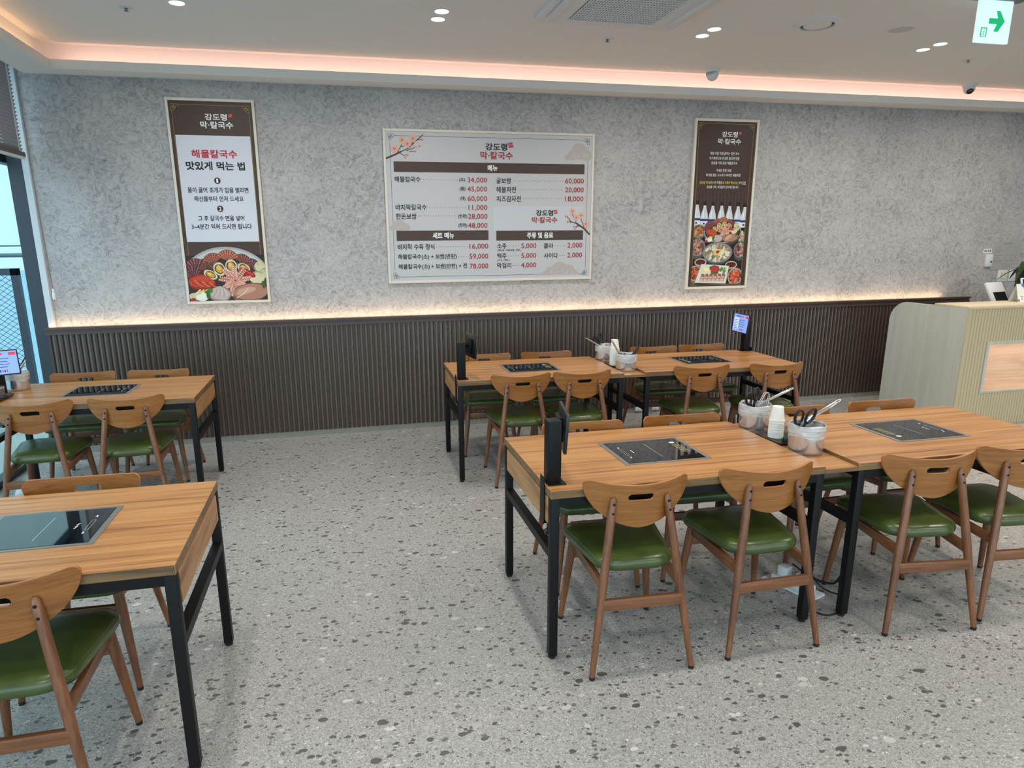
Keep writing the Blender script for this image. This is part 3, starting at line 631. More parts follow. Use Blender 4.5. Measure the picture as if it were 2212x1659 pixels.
D0 = 0.764; L0 = 1.237; GAP = 0.168
aA, aC = -0.010, -0.033
def along(x, y, a, d, e=0): return x+math.cos(a)*d-math.sin(a)*e, y+math.sin(a)*d+math.cos(a)*e
A0 = (0.793, -3.714); C0 = (0.832, -1.538)
B0 = along(*A0, aA, L0+GAP); D0_ = along(*C0, aC, L0+GAP)
make_table(*A0, aA, L0, D0, 'right foreground wooden table with black legs, a drawer end and a black tablet post', False, L0/2, True)
make_table(*B0, aA, L0, D0, 'wooden table at the right photo edge, in front of the pale counter', True, L0/2, True, True)
make_table(*C0, aC, L0, D0, 'back row wooden table with a drawer and black tablet post at its left end', False, L0/2, True)
make_table(*D0_, aC, 1.29, D0, 'back row wooden table with a lit blue tablet at its far right corner', True, 0.640, True, True)
Ex = -0.890-1.31*math.cos(0.014); make_table(Ex, -1.577+1.31*0.014, -0.014, 1.31, D0, 'wooden table in the back left corner by the window', True, 0.655, False, True)
Fx = -0.517-1.0*math.cos(0.0138); make_table(Fx, -4.012+1.0*0.0138, -0.0138, 1.0, D0, 'left foreground wooden table with its drawer end facing the aisle', True, 0.497, False, True)
def shelf(x, y, a, lab):
    t = thing('bridge_shelf', lab, 'shelf', (x, y, 0), a)
    g = G(); g.box(0.001, GAP-0.001, 0.0, D0, H-TH, H-0.0155, 1); g.m[1] = 0; g.build('board', [TOPW, EDGEW], t)
    for q in (0.16, 0.60): G().box(0.003, GAP-0.003, q, q+0.03, H-TH-0.005, H-TH-0.0005).build('bracket', BLACKM, t)
    return t
shelf(*along(*A0, aA, L0), aA, 'sunken wooden shelf bridging the two near right tables under the pots')
shelf(*along(*C0, aC, L0), aC, 'sunken wooden shelf bridging the two back tables under the pots')
ZS = H-0.0155

# ------------------------------------------------------------------ tablet posts
def tablet_post(x, y, a, lab, tl, tr, edge=0.04):
    """post at (x, y); tablet centre tl, width direction angle tr"""
    t = thing('tablet_stand', lab, 'tablet stand', (x, y, H+0.0004), a)
    G().box(-0.027, 0.027, -0.032, 0.032, 0.003, 0.262).build('post', BLACKM, t, bevel=0.003)
    G().box(-0.030, 0.045, -0.045, 0.040, 0, 0.004).build('base_plate', BLACKM, t)
    e = -edge-0.0005
    G().box(e-0.003, e, -0.026, 0.026, -0.170, 0.030).box(e, 0.012, -0.018, 0.018, -0.170, -0.164).build('clamp', BLACKM, t)
    g = G(); g.tube([(-0.018, 0, -0.20), (-0.018, 0, -0.1705)], 0.004, 8); g.lathe([(0.001, -0.225), (0.014, -0.225), (0.016, -0.21), (0.006, -0.20), (0.001, -0.20)], 10, c=(-0.018, 0, 0)); g.build('clamp_screw', BLACKP, t, smooth=0.7)
    return t
def tablet(parent, c, yaw, tilt, lit=True):
    """screen looks along local +X after yaw; c in the stand's frame"""
    M = Matrix.Translation(c) @ Matrix.Rotation(yaw, 4, 'Z') @ Matrix.Rotation(tilt, 4, 'Y')
    def put(g): g.v = [tuple(M @ Vector(v)) for v in g.v]; return g
    wd, hh = 0.124, 0.082
    tb = put(G().box(-0.007, 0.007, -wd, wd, -hh, hh)).build('tablet', BLACKP, parent, bevel=0.004)
    put(G().box(-0.030, -0.0065, -0.05, 0.05, -0.055, 0.05)).build('mount_box', BLACKM, parent, bevel=0.004)
    p0 = M @ Vector((-0.03, 0, 0)); g = G(); g.tube([p0, (p0.x*0.5, p0.y*0.5, p0.z), (0.0, 0.0 if abs(p0.y) < 0.03 else math.copysign(0.03, p0.y), p0.z-0.005)], 0.010, 10); g.build('mount_arm', BLACKM, parent, smooth=0.7)
    q = M @ Vector((-0.012, 0.0, -hh)); g = G(); g.tube([M @ Vector((-0.014, -0.02, -0.05)), q+Vector((0, 0, -0.02)), ((q.x)*0.6, q.y*0.7, q.z-0.03), (0.025, 0.0, q.z-0.0)], 0.0022, 6); g.build('cable', RUBBER, parent)
    if not lit: return
    g = G(); X = 0.0074
    def R(y0, y1, z0, z1, m=0, dx=0.0): g.add([(X+dx, y0, z0), (X+dx, y1, z0), (X+dx, y1, z1), (X+dx, y0, z1)], [(0, 1, 2, 3)], m)
    R(-wd+0.008, wd-0.008, -hh+0.008, hh-0.008, 0)
    # viewed from +X, left is +... y grows to the viewer's right
    R(-0.105, -0.030, -0.055, 0.045, 1, 0.0003)
    R(0.072, 0.112, 0.046, 0.066, 2, 0.0003)
    for k in range(7): R(-0.08+k*0.018, -0.068+k*0.018, 0.050, 0.062, 3 if k < 4 else 2, 0.0003)
    for k in range(6): R(-0.098, -0.038-0.006*(k % 3), -0.048+k*0.014, -0.044+k*0.014, 3, 0.0006)
    for k in range(4): R(-0.015, -0.002, 0.022-k*0.018, 0.030-k*0.018, 3, 0.0003); R(0.004, 0.070-0.01*(k % 2), 0.024-k*0.018, 0.028-k*0.018, 3, 0.0003)
    for k in range(5): R(0.0+k*0.012, 0.007+k*0.012, -0.062, -0.046, 3 if k % 2 else 2, 0.0003)
    put(g).build('screen', [SCREEN, SCRW, SCRR, SCRK], parent, recalc=False)
tA = tablet_post(0.832, -3.612, aA, 'black tablet on a square post at the near corner of the right foreground table', None, None)
tablet(tA, (0.075, 0.10, 0.20), -0.20, 0.06)
tC = tablet_post(0.873, -1.455, aC, 'black tablet on a square post at the left end of the back tables', None, None)
tablet(tC, (0.085, 0.075, 0.225), 0.15, 0.10)
xD, yD = 3.497, -0.915
tD = tablet_post(xD, yD, aC+PI, 'lit blue tablet on a black post at the far right of the back tables', None, None, 0.0495)
tablet(tD, (0.075, 0.035, 0.245), -0.04, -0.10)
tE = tablet_post(-2.16, -1.13, -0.014, 'lit blue tablet on a black post at the left photo edge by the window', None, None, 0.043)
tablet(tE, (0.030, -0.060, 0.215), math.radians(-62), -0.22)

# ------------------------------------------------------------------ pots, utensils, cups, trays
def wob(i, t): return 0
def pot(x, y, z, r, h, lab, bagdrop=0.048, seed=1):
    t = thing('steel_pot', lab, 'pot', (x, y, z), seed*0.7, 'steel utensil pots')
    G().lathe([(0.001, 0.0), (r*0.93, 0.0), (r*0.985, 0.006), (r, 0.016), (r, h), (r+0.003, h+0.002), (r-0.002, h+0.002), (r-0.002, 0.01), (0.001, 0.006)], 48).build('pot_body', STEEL, t, smooth=0.6)
    rnd = random.Random(seed); ph = [rnd.uniform(0, 6.3) for _ in range(8)]
    def wv(i, tt): return 0.010*math.sin(3*tt+ph[i % 8])+0.012*math.sin(7*tt+ph[(i+3) % 8])+0.008*math.sin(13*tt+ph[(i+5) % 8])
    prof = [(r*0.90, h-0.05), (r*0.955, h-0.02), (r*0.98, h+0.006), (r*1.01, h+0.009), (r*1.055, h+0.003), (r*1.045, h-0.016), (r*1.055, h-0.030), (r*1.035, h-bagdrop*0.8), (r*1.03, h-bagdrop)]
    g = G(); g.lathe(prof, 64, wob=lambda i, tt: wv(i, tt) + (0.02*math.sin(2*tt+ph[0]) if i >= 7 else 0))
    g.v = [(a, b, c + (0.006*math.sin(3*math.atan2(b, a)+ph[1]) if c < h-bagdrop*0.6 else 0.003*math.sin(4*math.atan2(b, a)+ph[2]))) for a, b, c in g.v]
    g.build('plastic_bag_liner', FILM, t, smooth=2.0)
    return t
def handle_tool(name, lab, cat, a, b, w=0.016, kind='ladle', mat=None):
    """long flat handle from a (inside the pot) to b, with a hook loop at b"""
    a = Vector(a); b = Vector(b); t = thing(name, lab, cat, a); d = (b-a); L = d.length; u = d.normalized(); mat = mat or STEEL
    g = G(); g.tube([u*0.02, u*(L*0.35), u*(L-0.022), u*(L-0.016)], [w*0.5, w*0.66, w*0.66, w*0.5], 12, flat=0.5); g.build('handle', mat, t, smooth=0.6)
    sd = u.cross(Vector((0, 0, 1))).normalized(); up = sd.cross(u); c = u*(L-0.006)
    g = G(); g.tube([c+u*0.013*math.cos(q)+sd*0.0095*math.sin(q) for q in [2*PI*k/18 for k in range(18)]], 0.0027, 8, closed=True); g.build('hook', mat, t, smooth=0.8)
    if kind == 'ladle':
        g = G(); g.lathe([(0.001, -0.028), (0.022, -0.024), (0.034, -0.010), (0.037, 0.0), (0.035, 0.0), (0.032, -0.009), (0.020, -0.022), (0.001, -0.026)], 24); M = Matrix.Translation(-u*0.02)
        g.v = [tuple(M @ Vector(v)) for v in g.v]; g.build('bowl', mat, t, smooth=0.7)
    else:
        g = G(); g.bar(-u*0.045, u*0.035, w*1.5, w*0.9); g.bar(-u*0.08+sd*0.012, u*0.0+sd*0.012, w*0.8, 0.003); g.bar(-u*0.08-sd*0.012, u*0.0-sd*0.012, w*0.8, 0.003); g.build('jaw', mat, t, bevel=0.002)
    return t
def scissors(lab, c, az, lean, roll=0.0, scale=1.0):
    """c = pivot; loops rise along the leaning direction"""
    t = thing('scissors', lab, 'scissors', c); M = Matrix.Rotation(roll, 4, 'Y') @ Matrix.Rotation(az, 4, 'Z') @ Matrix.Rotation(lean, 4, 'X') @ Matrix.Scale(scale, 4)
    for s in (-1, 1):
        pts = []
        for k in range(26):
            q = 2*PI*k/26; x = 0.0185*math.cos(q); z = 0.033*math.sin(q); x2 = x*math.cos(0.22*s)+z*math.sin(0.22*s); z2 = -x*math.sin(0.22*s)+z*math.cos(0.22*s)
            pts.append(M @ Vector((s*0.028+x2, 0, 0.068+z2)))
        g = G(); g.tube(pts, 0.0058, 10, closed=True, flat=1.15); g.tube([M @ Vector((s*0.018, 0, 0.040)), M @ Vector((s*0.008, 0, 0.012)), M @ Vector((-s*0.003, 0, -0.01))], [0.0065, 0.0065, 0.005], 10)
        g.build('handle', BLACKP, t, smooth=0.8)
    g = G()
    for s in (-1, 1): g.add([M @ Vector(v) for v in ((-s*0.006, s*0.001, 0.0), (s*0.006, s*0.001, 0.0), (s*0.002, s*0.001, -0.085), (-s*0.004, s*0.001, -0.08), (-s*0.006, s*0.0028, 0.0), (s*0.006, s*0.0028, 0.0), (s*0.002, s*0.0028, -0.085), (-s*0.004, s*0.0028, -0.08))], [(0, 1, 2, 3), (7, 6, 5, 4), (0, 4, 5, 1), (1, 5, 6, 2), (2, 6, 7, 3), (3, 7, 4, 0)])
    g.build('blades', STEEL, t)
    return t
def tongs(lab, base, tip, sp=0.022):
    base = Vector(base); tip = Vector(tip); t = thing('tongs', lab, 'tongs', base); u = (tip-base); L = u.length; u.normalize(); sd = u.cross(Vector((0, 1, 0))).normalized(); g = G()
    for e in (-0.006, 0.006):
        o = u.cross(sd)*e; n = 10
        pts = [o - sd*sp*1.3] + [o + u*(L*0.72) - sd*sp*0.8] + [o + u*(L*0.72+L*0.26*math.sin(PI*k/n)) - sd*sp*0.8*math.cos(PI*k/n) for k in range(1, n)] + [o + u*(L*0.72) + sd*sp*0.8, o + sd*sp*1.3]
        g.tube(pts, 0.0022, 8)
    g.build('wire_frame', STEEL, t, smooth=0.8); return t
def cup_mesh():
    return G().lathe([(0.001, 0.068), (0.0245, 0.068), (0.026, 0.070), (0.0265, 0.066), (0.035, 0.004), (0.0372, 0.003), (0.0376, 0.001), (0.0368, 0.0), (0.0345, 0.002), (0.0262, 0.062), (0.001, 0.064)], 40)
cup0 = cup_mesh().build('paper_cup', PAPER, None, smooth=0.5); cup_used = False
def cup_stack(x, y, z, n, where, grp, dz=0.0062):
    global cup_used
    for k in range(n):
        if not cup_used: o = cup0; cup_used = True
        else: o = cup0.copy(); COL.objects.link(o)
        o.location = (x+random.uniform(-0.0006, 0.0006), y+random.uniform(-0.0006, 0.0006), z+k*dz); i = n-1-k
        tag(o, 'upside-down paper cup, %s from the top of the stack %s' % (ORD[i], where) if i else 'upside-down white paper cup on top of the stack %s' % where, 'paper cup', grp)
def tray(x, y, z, a, sx, sy, lab):
    t = thing('serving_tray', lab, 'tray', (x, y, z), a)
    g = G(); ring_stack(g, [lp(sx-0.010, sy-0.010, 0.02, 0.0), lp(sx-0.004, sy-0.004, 0.022, 0.010), lp(sx, sy, 0.024, 0.014), lp(sx-0.003, sy-0.003, 0.022, 0.014), lp(sx-0.012, sy-0.012, 0.018, 0.003)], cap0=True, cap1=True); g.build('tray_body', TRAYM, t, smooth=0.7); return t
def shaker(x, y, z, lab, r=0.016, h=0.085, lid=BLACKP):
    t = thing('condiment_jar', lab, 'jar', (x, y, z))
    G().lathe([(0.001, 0), (r*1.25, 0.0), (r*1.3, 0.006), (r*1.1, 0.02), (0.001, 0.02)], 20).build('base', lid, t, smooth=0.6)
    m = MATS.get('jar_glass')
    if not m:
        m, tt, n, l, b = nt('jar_glass'); out = n['Material Output']; setp(b, rough=0.05); b.inputs['Base Color'].default_value = lin((150, 140, 132)) + (1,)
        tr = n.new('ShaderNodeBsdfTransparent'); tr.inputs[0].default_value = (0.8, 0.78, 0.75, 1); mx = n.new('ShaderNodeMixShader'); mx.inputs[0].default_value = 0.35; l.new(tr.outputs[0], mx.inputs[1]); l.new(b.outputs[0], mx.inputs[2]); l.new(mx.outputs[0], out.inputs[0])
    G().lathe([(0.001, 0.02), (r, 0.02), (r, h), (0.001, h)], 20).build('glass_body', m, t, smooth=0.6)
    G().lathe([(0.001, h), (r*1.05, h), (r*1.05, h+0.014), (0.001, h+0.016)], 20).build('lid', STEEL, t, smooth=0.6)
    return t
# near right tables
pot(2.117, -3.478, ZS+0.0004, 0.077, 0.128, 'bag-lined steel pot nearest the camera, holding black scissors upright', seed=1)
pot(2.119, -3.078, ZS+0.0004, 0.077, 0.128, 'bag-lined steel pot with wire tongs, behind the near paper cup stack', seed=2)
tray(2.107, -3.275, ZS+0.0004, aA, 0.060, 0.112, 'dark brown tray under the near paper cup stack')
cup_stack(2.129, -3.245, ZS+0.0035, 15, 'on the near brown tray', 'paper cups on the near tray')
shaker(2.124, -3.335, ZS+0.0035, 'slim glass condiment shaker between the cup stack and the nearest pot')
scissors('black-handled kitchen scissors standing in the nearest steel pot', (2.072, -3.485, 0.838), 0.08, 0.30, scale=1.15)
handle_tool('tongs', 'shiny steel tongs with a long pale handle in the nearest steel pot', 'tongs', (2.134, -3.450, 0.876), (2.276, -3.475, 0.968), 0.021, 'jaw')
scissors('black-handled scissors leaning left in the pot behind the near paper cups', (2.092, -3.095, 0.848), 0.3, 0.2, -0.30, scale=1.05)
tongs('thin wire tongs in the pot behind the near paper cups', (2.128, -3.115, 0.845), (2.156, -3.115, 0.937))
handle_tool('ladle', 'steel ladle with a long pale handle in the pot behind the near cups', 'ladle', (2.128, -3.052, 0.845), (2.322, -3.085, 0.940), 0.018)
# back tables
pot(2.160, -1.398, ZS+0.0004, 0.077, 0.120, 'bag-lined steel pot in front of the cups on the back tables', seed=3)
pot(2.174, -0.955, ZS+0.0004, 0.077, 0.122, 'steel pot behind the cups on the back tables, nearest the slatted wall', seed=4)
tray(2.163, -1.185, ZS+0.0004, aC, 0.062, 0.115, 'dark tray under the tall paper cup stack on the back tables')
cup_stack(2.160, -1.180, ZS+0.0035, 21, 'on the back tables', 'paper cups on the back tray', dz=0.0066)
handle_tool('ladle', 'steel ladle leaning left out of the front pot on the back tables', 'ladle', (2.12, -1.385, 0.84), (2.036, -1.40, 0.972), 0.017)
handle_tool('tongs', 'dark-handled tongs leaning right out of the front pot on the back tables', 'tongs', (2.235, -1.40, 0.880), (2.292, -1.40, 0.955), 0.016, 'jaw', BLACKP)
handle_tool('ladle', 'pale handled ladle leaning far left out of the back pot by the slatted wall', 'ladle', (2.155, -0.975, 0.842), (2.000, -0.975, 0.928), 0.017)
scissors('black-handled scissors in the back pot by the slatted wall', (2.135, -0.925, 0.850), 0.4, 0.0, -0.3, scale=1.0)
# back left table
pot(-2.112, -0.985, H+0.0004, 0.070, 0.115, 'steel pot with a bag liner beside the tablet at the left photo edge', seed=5)
handle_tool('tongs', 'steel tongs leaning right out of the pot at the left photo edge', 'tongs', (-2.10, -1.005, 0.862), (-2.035, -1.010, 0.945), 0.018, 'jaw')
handle_tool('ladle', 'dark handled ladle in the pot at the left photo edge', 'ladle', (-2.125, -0.965, 0.85), (-2.055, -0.955, 0.962), 0.013, 'ladle', BLACKP)
tray(-2.12, -1.30, H+0.0004, 0, 0.066, 0.125, 'dark tray at the left end of the back left table')
shaker(-2.105, -1.27, H+0.0035, 'glass condiment jar with a metal lid on the tray at the left photo edge', 0.028, 0.062)

# ------------------------------------------------------------------ power strips, cables, outlets
ps = thing('power_strip', 'white power strip on the floor under the right foreground tables', 'power strip', (2.17, -3.43, 0), 0.35)
G().box(-0.055, 0.055, -0.14, 0.14, 0, 0.012).build('base', WHITEP, ps, bevel=0.004)
G().box(-0.040, 0.040, -0.10, 0.10, 0.012, 0.045).build('socket_block', WHITEP, ps, bevel=0.008)
for y in (-0.05, 0.05):
    pl = G().box(-0.026, 0.026, y-0.026, y+0.026, 0.045, 0.098).build('plug', WHITEP, ps, bevel=0.006)
cb = thing('power_cable', 'black power cables looping between the black legs of the near right tables', 'cable', (0, 0, 0))
def bez(pts, n=10):
    P = [Vector(p) for p in pts]; out = []
    for i in range(len(P)-1):
        p0 = P[max(i-1, 0)]; p1 = P[i]; p2 = P[i+1]; p3 = P[min(i+2, len(P)-1)]
        for k in range(n):
            t = k/n; out.append(0.5*((2*p1)+(p2-p0)*t+(2*p0-5*p1+4*p2-p3)*t*t+(3*p1-p0-3*p2+p3)*t**3))
    return out+[P[-1]]
g = G(); g.tube(bez([(2.19, -3.39, 0.105), (2.17, -3.50, 0.10), (2.10, -3.60, 0.02), (2.14, -3.70, 0.006), (2.24, -3.68, 0.01), (2.243, -3.672, 0.10)]), 0.004, 8)
g.tube(bez([(2.205, -3.47, 0.104), (2.23, -3.52, 0.08), (2.25, -3.60, 0.10), (2.236, -3.66, 0.17)]), 0.006, 8); g.tube(bez([(2.22, -3.46, 0.104), (2.27, -3.52, 0.03), (2.29, -3.62, 0.05), (2.24, -3.645, 0.14)]), 0.004, 8)
g.build('cable_run', RUBBER, cb, smooth=1.0)
cb2 = thing('power_cable', 'thin black cables hanging by the back left table at the left photo edge', 'cable', (0, 0, 0))
g = G(); g.tube(bez([(-2.215, -1.36, 0.70), (-2.23, -1.42, 0.45), (-2.215, -1.40, 0.30), (-2.22, -1.30, 0.10), (-2.26, -1.20, 0.006), (-2.30, -1.00, 0.006)]), 0.004, 8); g.tube(bez([(-2.225, -1.36, 0.70), (-2.24, -1.30, 0.5), (-2.20, -1.45, 0.25), (-2.24, -1.35, 0.006)]), 0.003, 8); g.build('cable_run', RUBBER, cb2, smooth=1.0)
ps2 = thing('power_adapter', 'white power adapter on the floor under the back left table', 'adapter', (-2.20, -1.02, 0), 0.3)
G().box(-0.03, 0.03, -0.05, 0.05, 0, 0.035).build('body', WHITEP, ps2, bevel=0.006); G().box(-0.02, 0.02, 0.05, 0.08, 0.006, 0.028).build('plug', BLACKP, ps2, bevel=0.003)
for i, (x, lab) in enumerate(((2.958, 'small white baseboard outlet behind the back tables, left of the pair'), (3.14, 'small white baseboard outlet behind the back tables, right of the pair'))):
    t = thing('wall_outlet', lab, 'outlet', (x, -0.004, 0.03))
    G().box(-0.035, 0.035, -0.022, 0, -0.012, 0.030).build('cover', WHITEP, t, bevel=0.004); G().box(-0.010, 0.012, -0.045, -0.022, 0.0, 0.022).build('plug', WHITEP, t, bevel=0.003)

# ------------------------------------------------------------------ posters on the far wall
T_STEPS = [
    ('강도령', -0.0489, 0.1185, 1.4825, 0.0505, 'w'),
    ('막·칼국수', -0.0897, 0.1609, 1.4225, 0.0528, 'w'),
    ('해물칼국수', -0.1793, 0.1704, 1.202, 0.0639, 'r'),
    ('맛있게 먹는 법', -0.2296, 0.2231, 1.1102, 0.0664, 'k'),
    ('1', -0.0097, 0.0045, 0.9954, 0.0314, 'w'),
    ('물이 끓어 조개가 입을 벌리면', -0.2371, 0.2338, 0.9215, 0.0442, 'k'),
    ('해산물부터 먼저 드세요', -0.1942, 0.189, 0.8531, 0.0423, 'k'),
    ('2', -0.0114, 0.0091, 0.7742, 0.0319, 'w'),
    ('그 후 칼국수 면을 넣어', -0.1801, 0.1798, 0.6986, 0.0428, 'k'),
    ('3~4분간 익혀 드시면 됩니다', -0.2377, 0.2345, 0.6322, 0.0451, 'k'),
]
T_MENU = [
    ('강도령', -0.0626, 0.1366, 1.1702, 0.0607, 'k'),
    ('막·칼국수', -0.1103, 0.1876, 1.0976, 0.0655, 'r'),
    ('메뉴', -0.0441, 0.0465, 0.9922, 0.0528, 'w'),
    ('해물칼국수', -0.8742, -0.6481, 0.8893, 0.0473, 'k'),
    ('(소)', -0.3033, -0.2509, 0.8893, 0.0386, 'k'),
    ('34,000', -0.2303, -0.0505, 0.8868, 0.0495, 'r'),
    ('(중)', -0.302, -0.2485, 0.8118, 0.0389, 'k'),
    ('45,000', -0.2315, -0.0511, 0.8101, 0.0498, 'r'),
    ('(대)', -0.3016, -0.2498, 0.7301, 0.0392, 'k'),
    ('60,000', -0.23, -0.0517, 0.7284, 0.0502, 'r'),
    ('바지락칼국수', -0.8739, -0.6011, 0.6556, 0.0493, 'k'),
    ('11,000', -0.2245, -0.0504, 0.6515, 0.0505, 'r'),
    ('한돈보쌈', -0.8745, -0.6927, 0.5798, 0.0495, 'k'),
    ('(반판)', -0.3186, -0.2371, 0.5776, 0.0406, 'k'),
    ('28,000', -0.2285, -0.0509, 0.5746, 0.0509, 'r'),
    ('(한판)', -0.3173, -0.2383, 0.4988, 0.0409, 'k'),
    ('48,000', -0.2297, -0.0515, 0.4961, 0.0512, 'r'),
    ('세트 메뉴', -0.5548, -0.3599, 0.4128, 0.0528, 'w'),
    ('바지락 수육 정식', -0.8696, -0.5408, 0.317, 0.0508, 'k'),
    ('16,000', -0.22, -0.045, 0.3134, 0.0521, 'r'),
    ('해물칼국수(소) + 보쌈(반판)', -0.8696, -0.3398, 0.2286, 0.0515, 'k'),
    ('59,000', -0.2213, -0.0456, 0.2242, 0.0525, 'r'),
    ('해물칼국수(소) + 보쌈(반판) + 전', -0.8688, -0.2459, 0.1418, 0.052, 'k'),
    ('78,000', -0.2206, -0.0463, 0.1366, 0.0529, 'r'),
    ('굴보쌈', 0.0337, 0.1708, 0.8871, 0.05, 'k'),
    ('60,000', 0.6838, 0.8655, 0.8863, 0.0514, 'r'),
    ('해물파전', 0.0334, 0.2169, 0.8093, 0.0504, 'k'),
    ('20,000', 0.6848, 0.8661, 0.8084, 0.0517, 'r'),
    ('치즈감자전', 0.035, 0.2625, 0.73, 0.0508, 'k'),
    ('18,000', 0.6889, 0.8657, 0.7291, 0.0521, 'r'),
    ('강도령', 0.408, 0.5735, 0.6064, 0.0521, 'k'),
    ('막·칼국수', 0.3676, 0.6136, 0.544, 0.0542, 'r'),
    ('주류 및 음료', 0.3218, 0.5756, 0.408, 0.0529, 'w'),
    ('소주', 0.0385, 0.1275, 0.3142, 0.0469, 'k'),
    ('5,000', 0.2673, 0.4138, 0.3126, 0.0512, 'r'),
    ('( 참이슬 / 처음처럼 / 진로 )', 0.0384, 0.2656, 0.2765, 0.0227, 'k'),
    ('맥주', 0.0382, 0.1276, 0.2275, 0.0473, 'k'),
    ('5,000', 0.2679, 0.413, 0.2241, 0.0516, 'r'),
    ('( 카스 / 테라 )', 0.0381, 0.1546, 0.1875, 0.0228, 'k'),
    ('막걸리', 0.0379, 0.1707, 0.1402, 0.0477, 'k'),
    ('4,000', 0.2655, 0.4131, 0.1378, 0.052, 'r'),
    ('콜라', 0.4852, 0.5775, 0.313, 0.0478, 'k'),
    ('2,000', 0.7173, 0.864, 0.3115, 0.0522, 'r'),
    ('사이다', 0.4866, 0.6239, 0.2243, 0.0482, 'k'),
    ('2,000', 0.7176, 0.8649, 0.2223, 0.0526, 'r'),
]
T_STORY = [
    ('강도령', -0.0504, 0.1164, 1.4521, 0.0518, 'w'),
    ('막·칼국수', -0.0904, 0.1568, 1.3883, 0.0518, 'w'),
    ('매일 아침 직접 끓이는 깊은 육수', -0.1617, 0.1479, 1.2802, 0.0269, 'w'),
    ('자가제면으로 완성한 쫄깃한 면발', -0.1686, 0.1527, 1.2362, 0.0269, 'w'),
    ('정성을 가득 담은 해물칼국수', -0.1448, 0.1325, 1.1928, 0.0269, 'w'),
    ('국내산 한돈 보쌈', -0.0883, 0.0747, 1.1261, 0.0269, 'w'),
    ('바다를 품은 고소하고 바삭한 해물파전', -0.1921, 0.1777, 1.0827, 0.0269, 'w'),
    ('강도령 막·칼국수', -0.2557, -0.1035, 1.0129, 0.0267, 'y'),
    ('전 직원은', -0.0977, -0.0147, 1.0138, 0.0268, 'w'),
    ('내 가족이 먹는다는 생각', -0.0111, 0.1993, 1.0132, 0.0269, 'y'),
    ('으로', 0.2029, 0.2425, 1.0126, 0.027, 'w'),
    ('정성을 가득, 아낌없이 담아내드립니다.', -0.1793, 0.168, 0.9721, 0.0268, 'w'),
]
DOTS = [ (-0.6227, -0.3239, 0.8885), (-0.5726, -0.2548, 0.6536), (-0.6651, -0.3488, 0.5827), (-0.5182, -0.2421, 0.3158), (-0.3216, -0.2503, 0.2254), (0.198, 0.6635, 0.8869), (0.2424, 0.6482, 0.8112), (0.2911, 0.6521, 0.7321), (0.1474, 0.2402, 0.3137), (0.1475, 0.2407, 0.2247), (0.1898, 0.2382, 0.1384), (0.6012, 0.6934, 0.3124), (0.6394, 0.6884, 0.2235) ]

BRN = (76, 58, 50); BRN2 = (78, 62, 56); GOLD = (176, 150, 78); CK = (32, 28, 28); CR = (168, 60, 62); CW = (240, 240, 240); CY = (232, 214, 96)
def poster(name, x, z, w, h, fr, lab, cat):
    t = thing(name, lab, cat, (x, 0.05, z))
    g = G(); d0, d1 = 0.0, WY-0.05
    for a in ((-w/2, -w/2+fr, 0, h), (w/2-fr, w/2, 0, h), (-w/2+fr, w/2-fr, 0, fr), (-w/2+fr, w/2-fr, h-fr, h)): g.box(a[0], a[1], d0, d1, a[2], a[3])
    g.build('frame', PFRAME, t, bevel=0.002, bseg=1); return t
def fret(g, x, z, sx, sz, s, y, c):
    def sq(a, b, q):
        for st in stroke([(a, b), (a+sx*q, b), (a+sx*q, b+sz*q), (a, b+sz*q), (a, b)], 0.0022): g.poly(st, y, 0, c)
    sq(x, z, s*0.45); sq(x+sx*s*0.55, z, s*0.45); sq(x, z+sz*s*0.55, s*0.45); sq(x+sx*s*0.28, z+sz*s*0.28, s*0.42)
def rect(g, x0, x1, z0, z1, y, c): g.poly([(x0, z0), (x1, z0), (x1, z1), (x0, z1)], y, 0, c)
def lines(g, pts, w, y, c):
    for st in stroke(pts, w): g.poly(st, y, 0, c)
def texts(g, rows, cols, bold):
    for s, xl, xr, zc, h, k in rows: letter(g, s, xl, xr, zc, h, 0.0052, cols[k], bold.get(s, 0.012 if h > 0.03 else 0.008))
YB0, YB1, YB2, YB3 = 0.0075, 0.0070, 0.0065, 0.0060   # stacking of the printed layers behind the frame's front
def seal(g, x, z, s, y):
    a = 0.22; c, sn = math.cos(a)*s/2, math.sin(a)*s/2
    g.poly([(x-c+sn, z-sn-c), (x+c+sn, z+sn-c), (x+c-sn, z+sn+c), (x-c-sn, z-sn+c)], y, 0, (190, 40, 52))
    for i in (-1, 0, 1):
        lines(g, [(x+i*s*0.26-s*0.09, z+s*0.22+i*s*0.06), (x+i*s*0.26+s*0.08, z+s*0.22+i*s*0.06), (x+i*s*0.26+s*0.08, z-s*0.02+i*s*0.06)], s*0.055, y-0.0003, (240, 225, 222)); lines(g, [(x+i*s*0.26-s*0.07, z-s*0.2+i*s*0.06), (x+i*s*0.26+s*0.09, z-s*0.2+i*s*0.06)], s*0.06, y-0.0003, (240, 225, 222))
def lerpc(a, b, t): return tuple(a[i]*(1-t)+b[i]*t for i in range(3))
rp = random.Random(3)
def blob(g, x, z, rx, rz, y, c, k=18, rough=0.08, rot=0.0):
    ph = [rp.uniform(0, 6.3) for _ in range(3)]; pts = []
    for i in range(k):
        a = 2*PI*i/k; q = 1+rough*(math.sin(2*a+ph[0])+0.6*math.sin(3*a+ph[1])+0.5*math.sin(5*a+ph[2])); u, v = rx*q*math.cos(a), rz*q*math.sin(a)
        pts.append((x+u*math.cos(rot)-v*math.sin(rot), z+u*math.sin(rot)+v*math.cos(rot)))
    g.poly(pts, y, 0, c)
class Lay:
    def __init__(s, y0, dy=0.00004): s.y = y0; s.dy = dy
    def __call__(s): s.y -= s.dy; return s.y
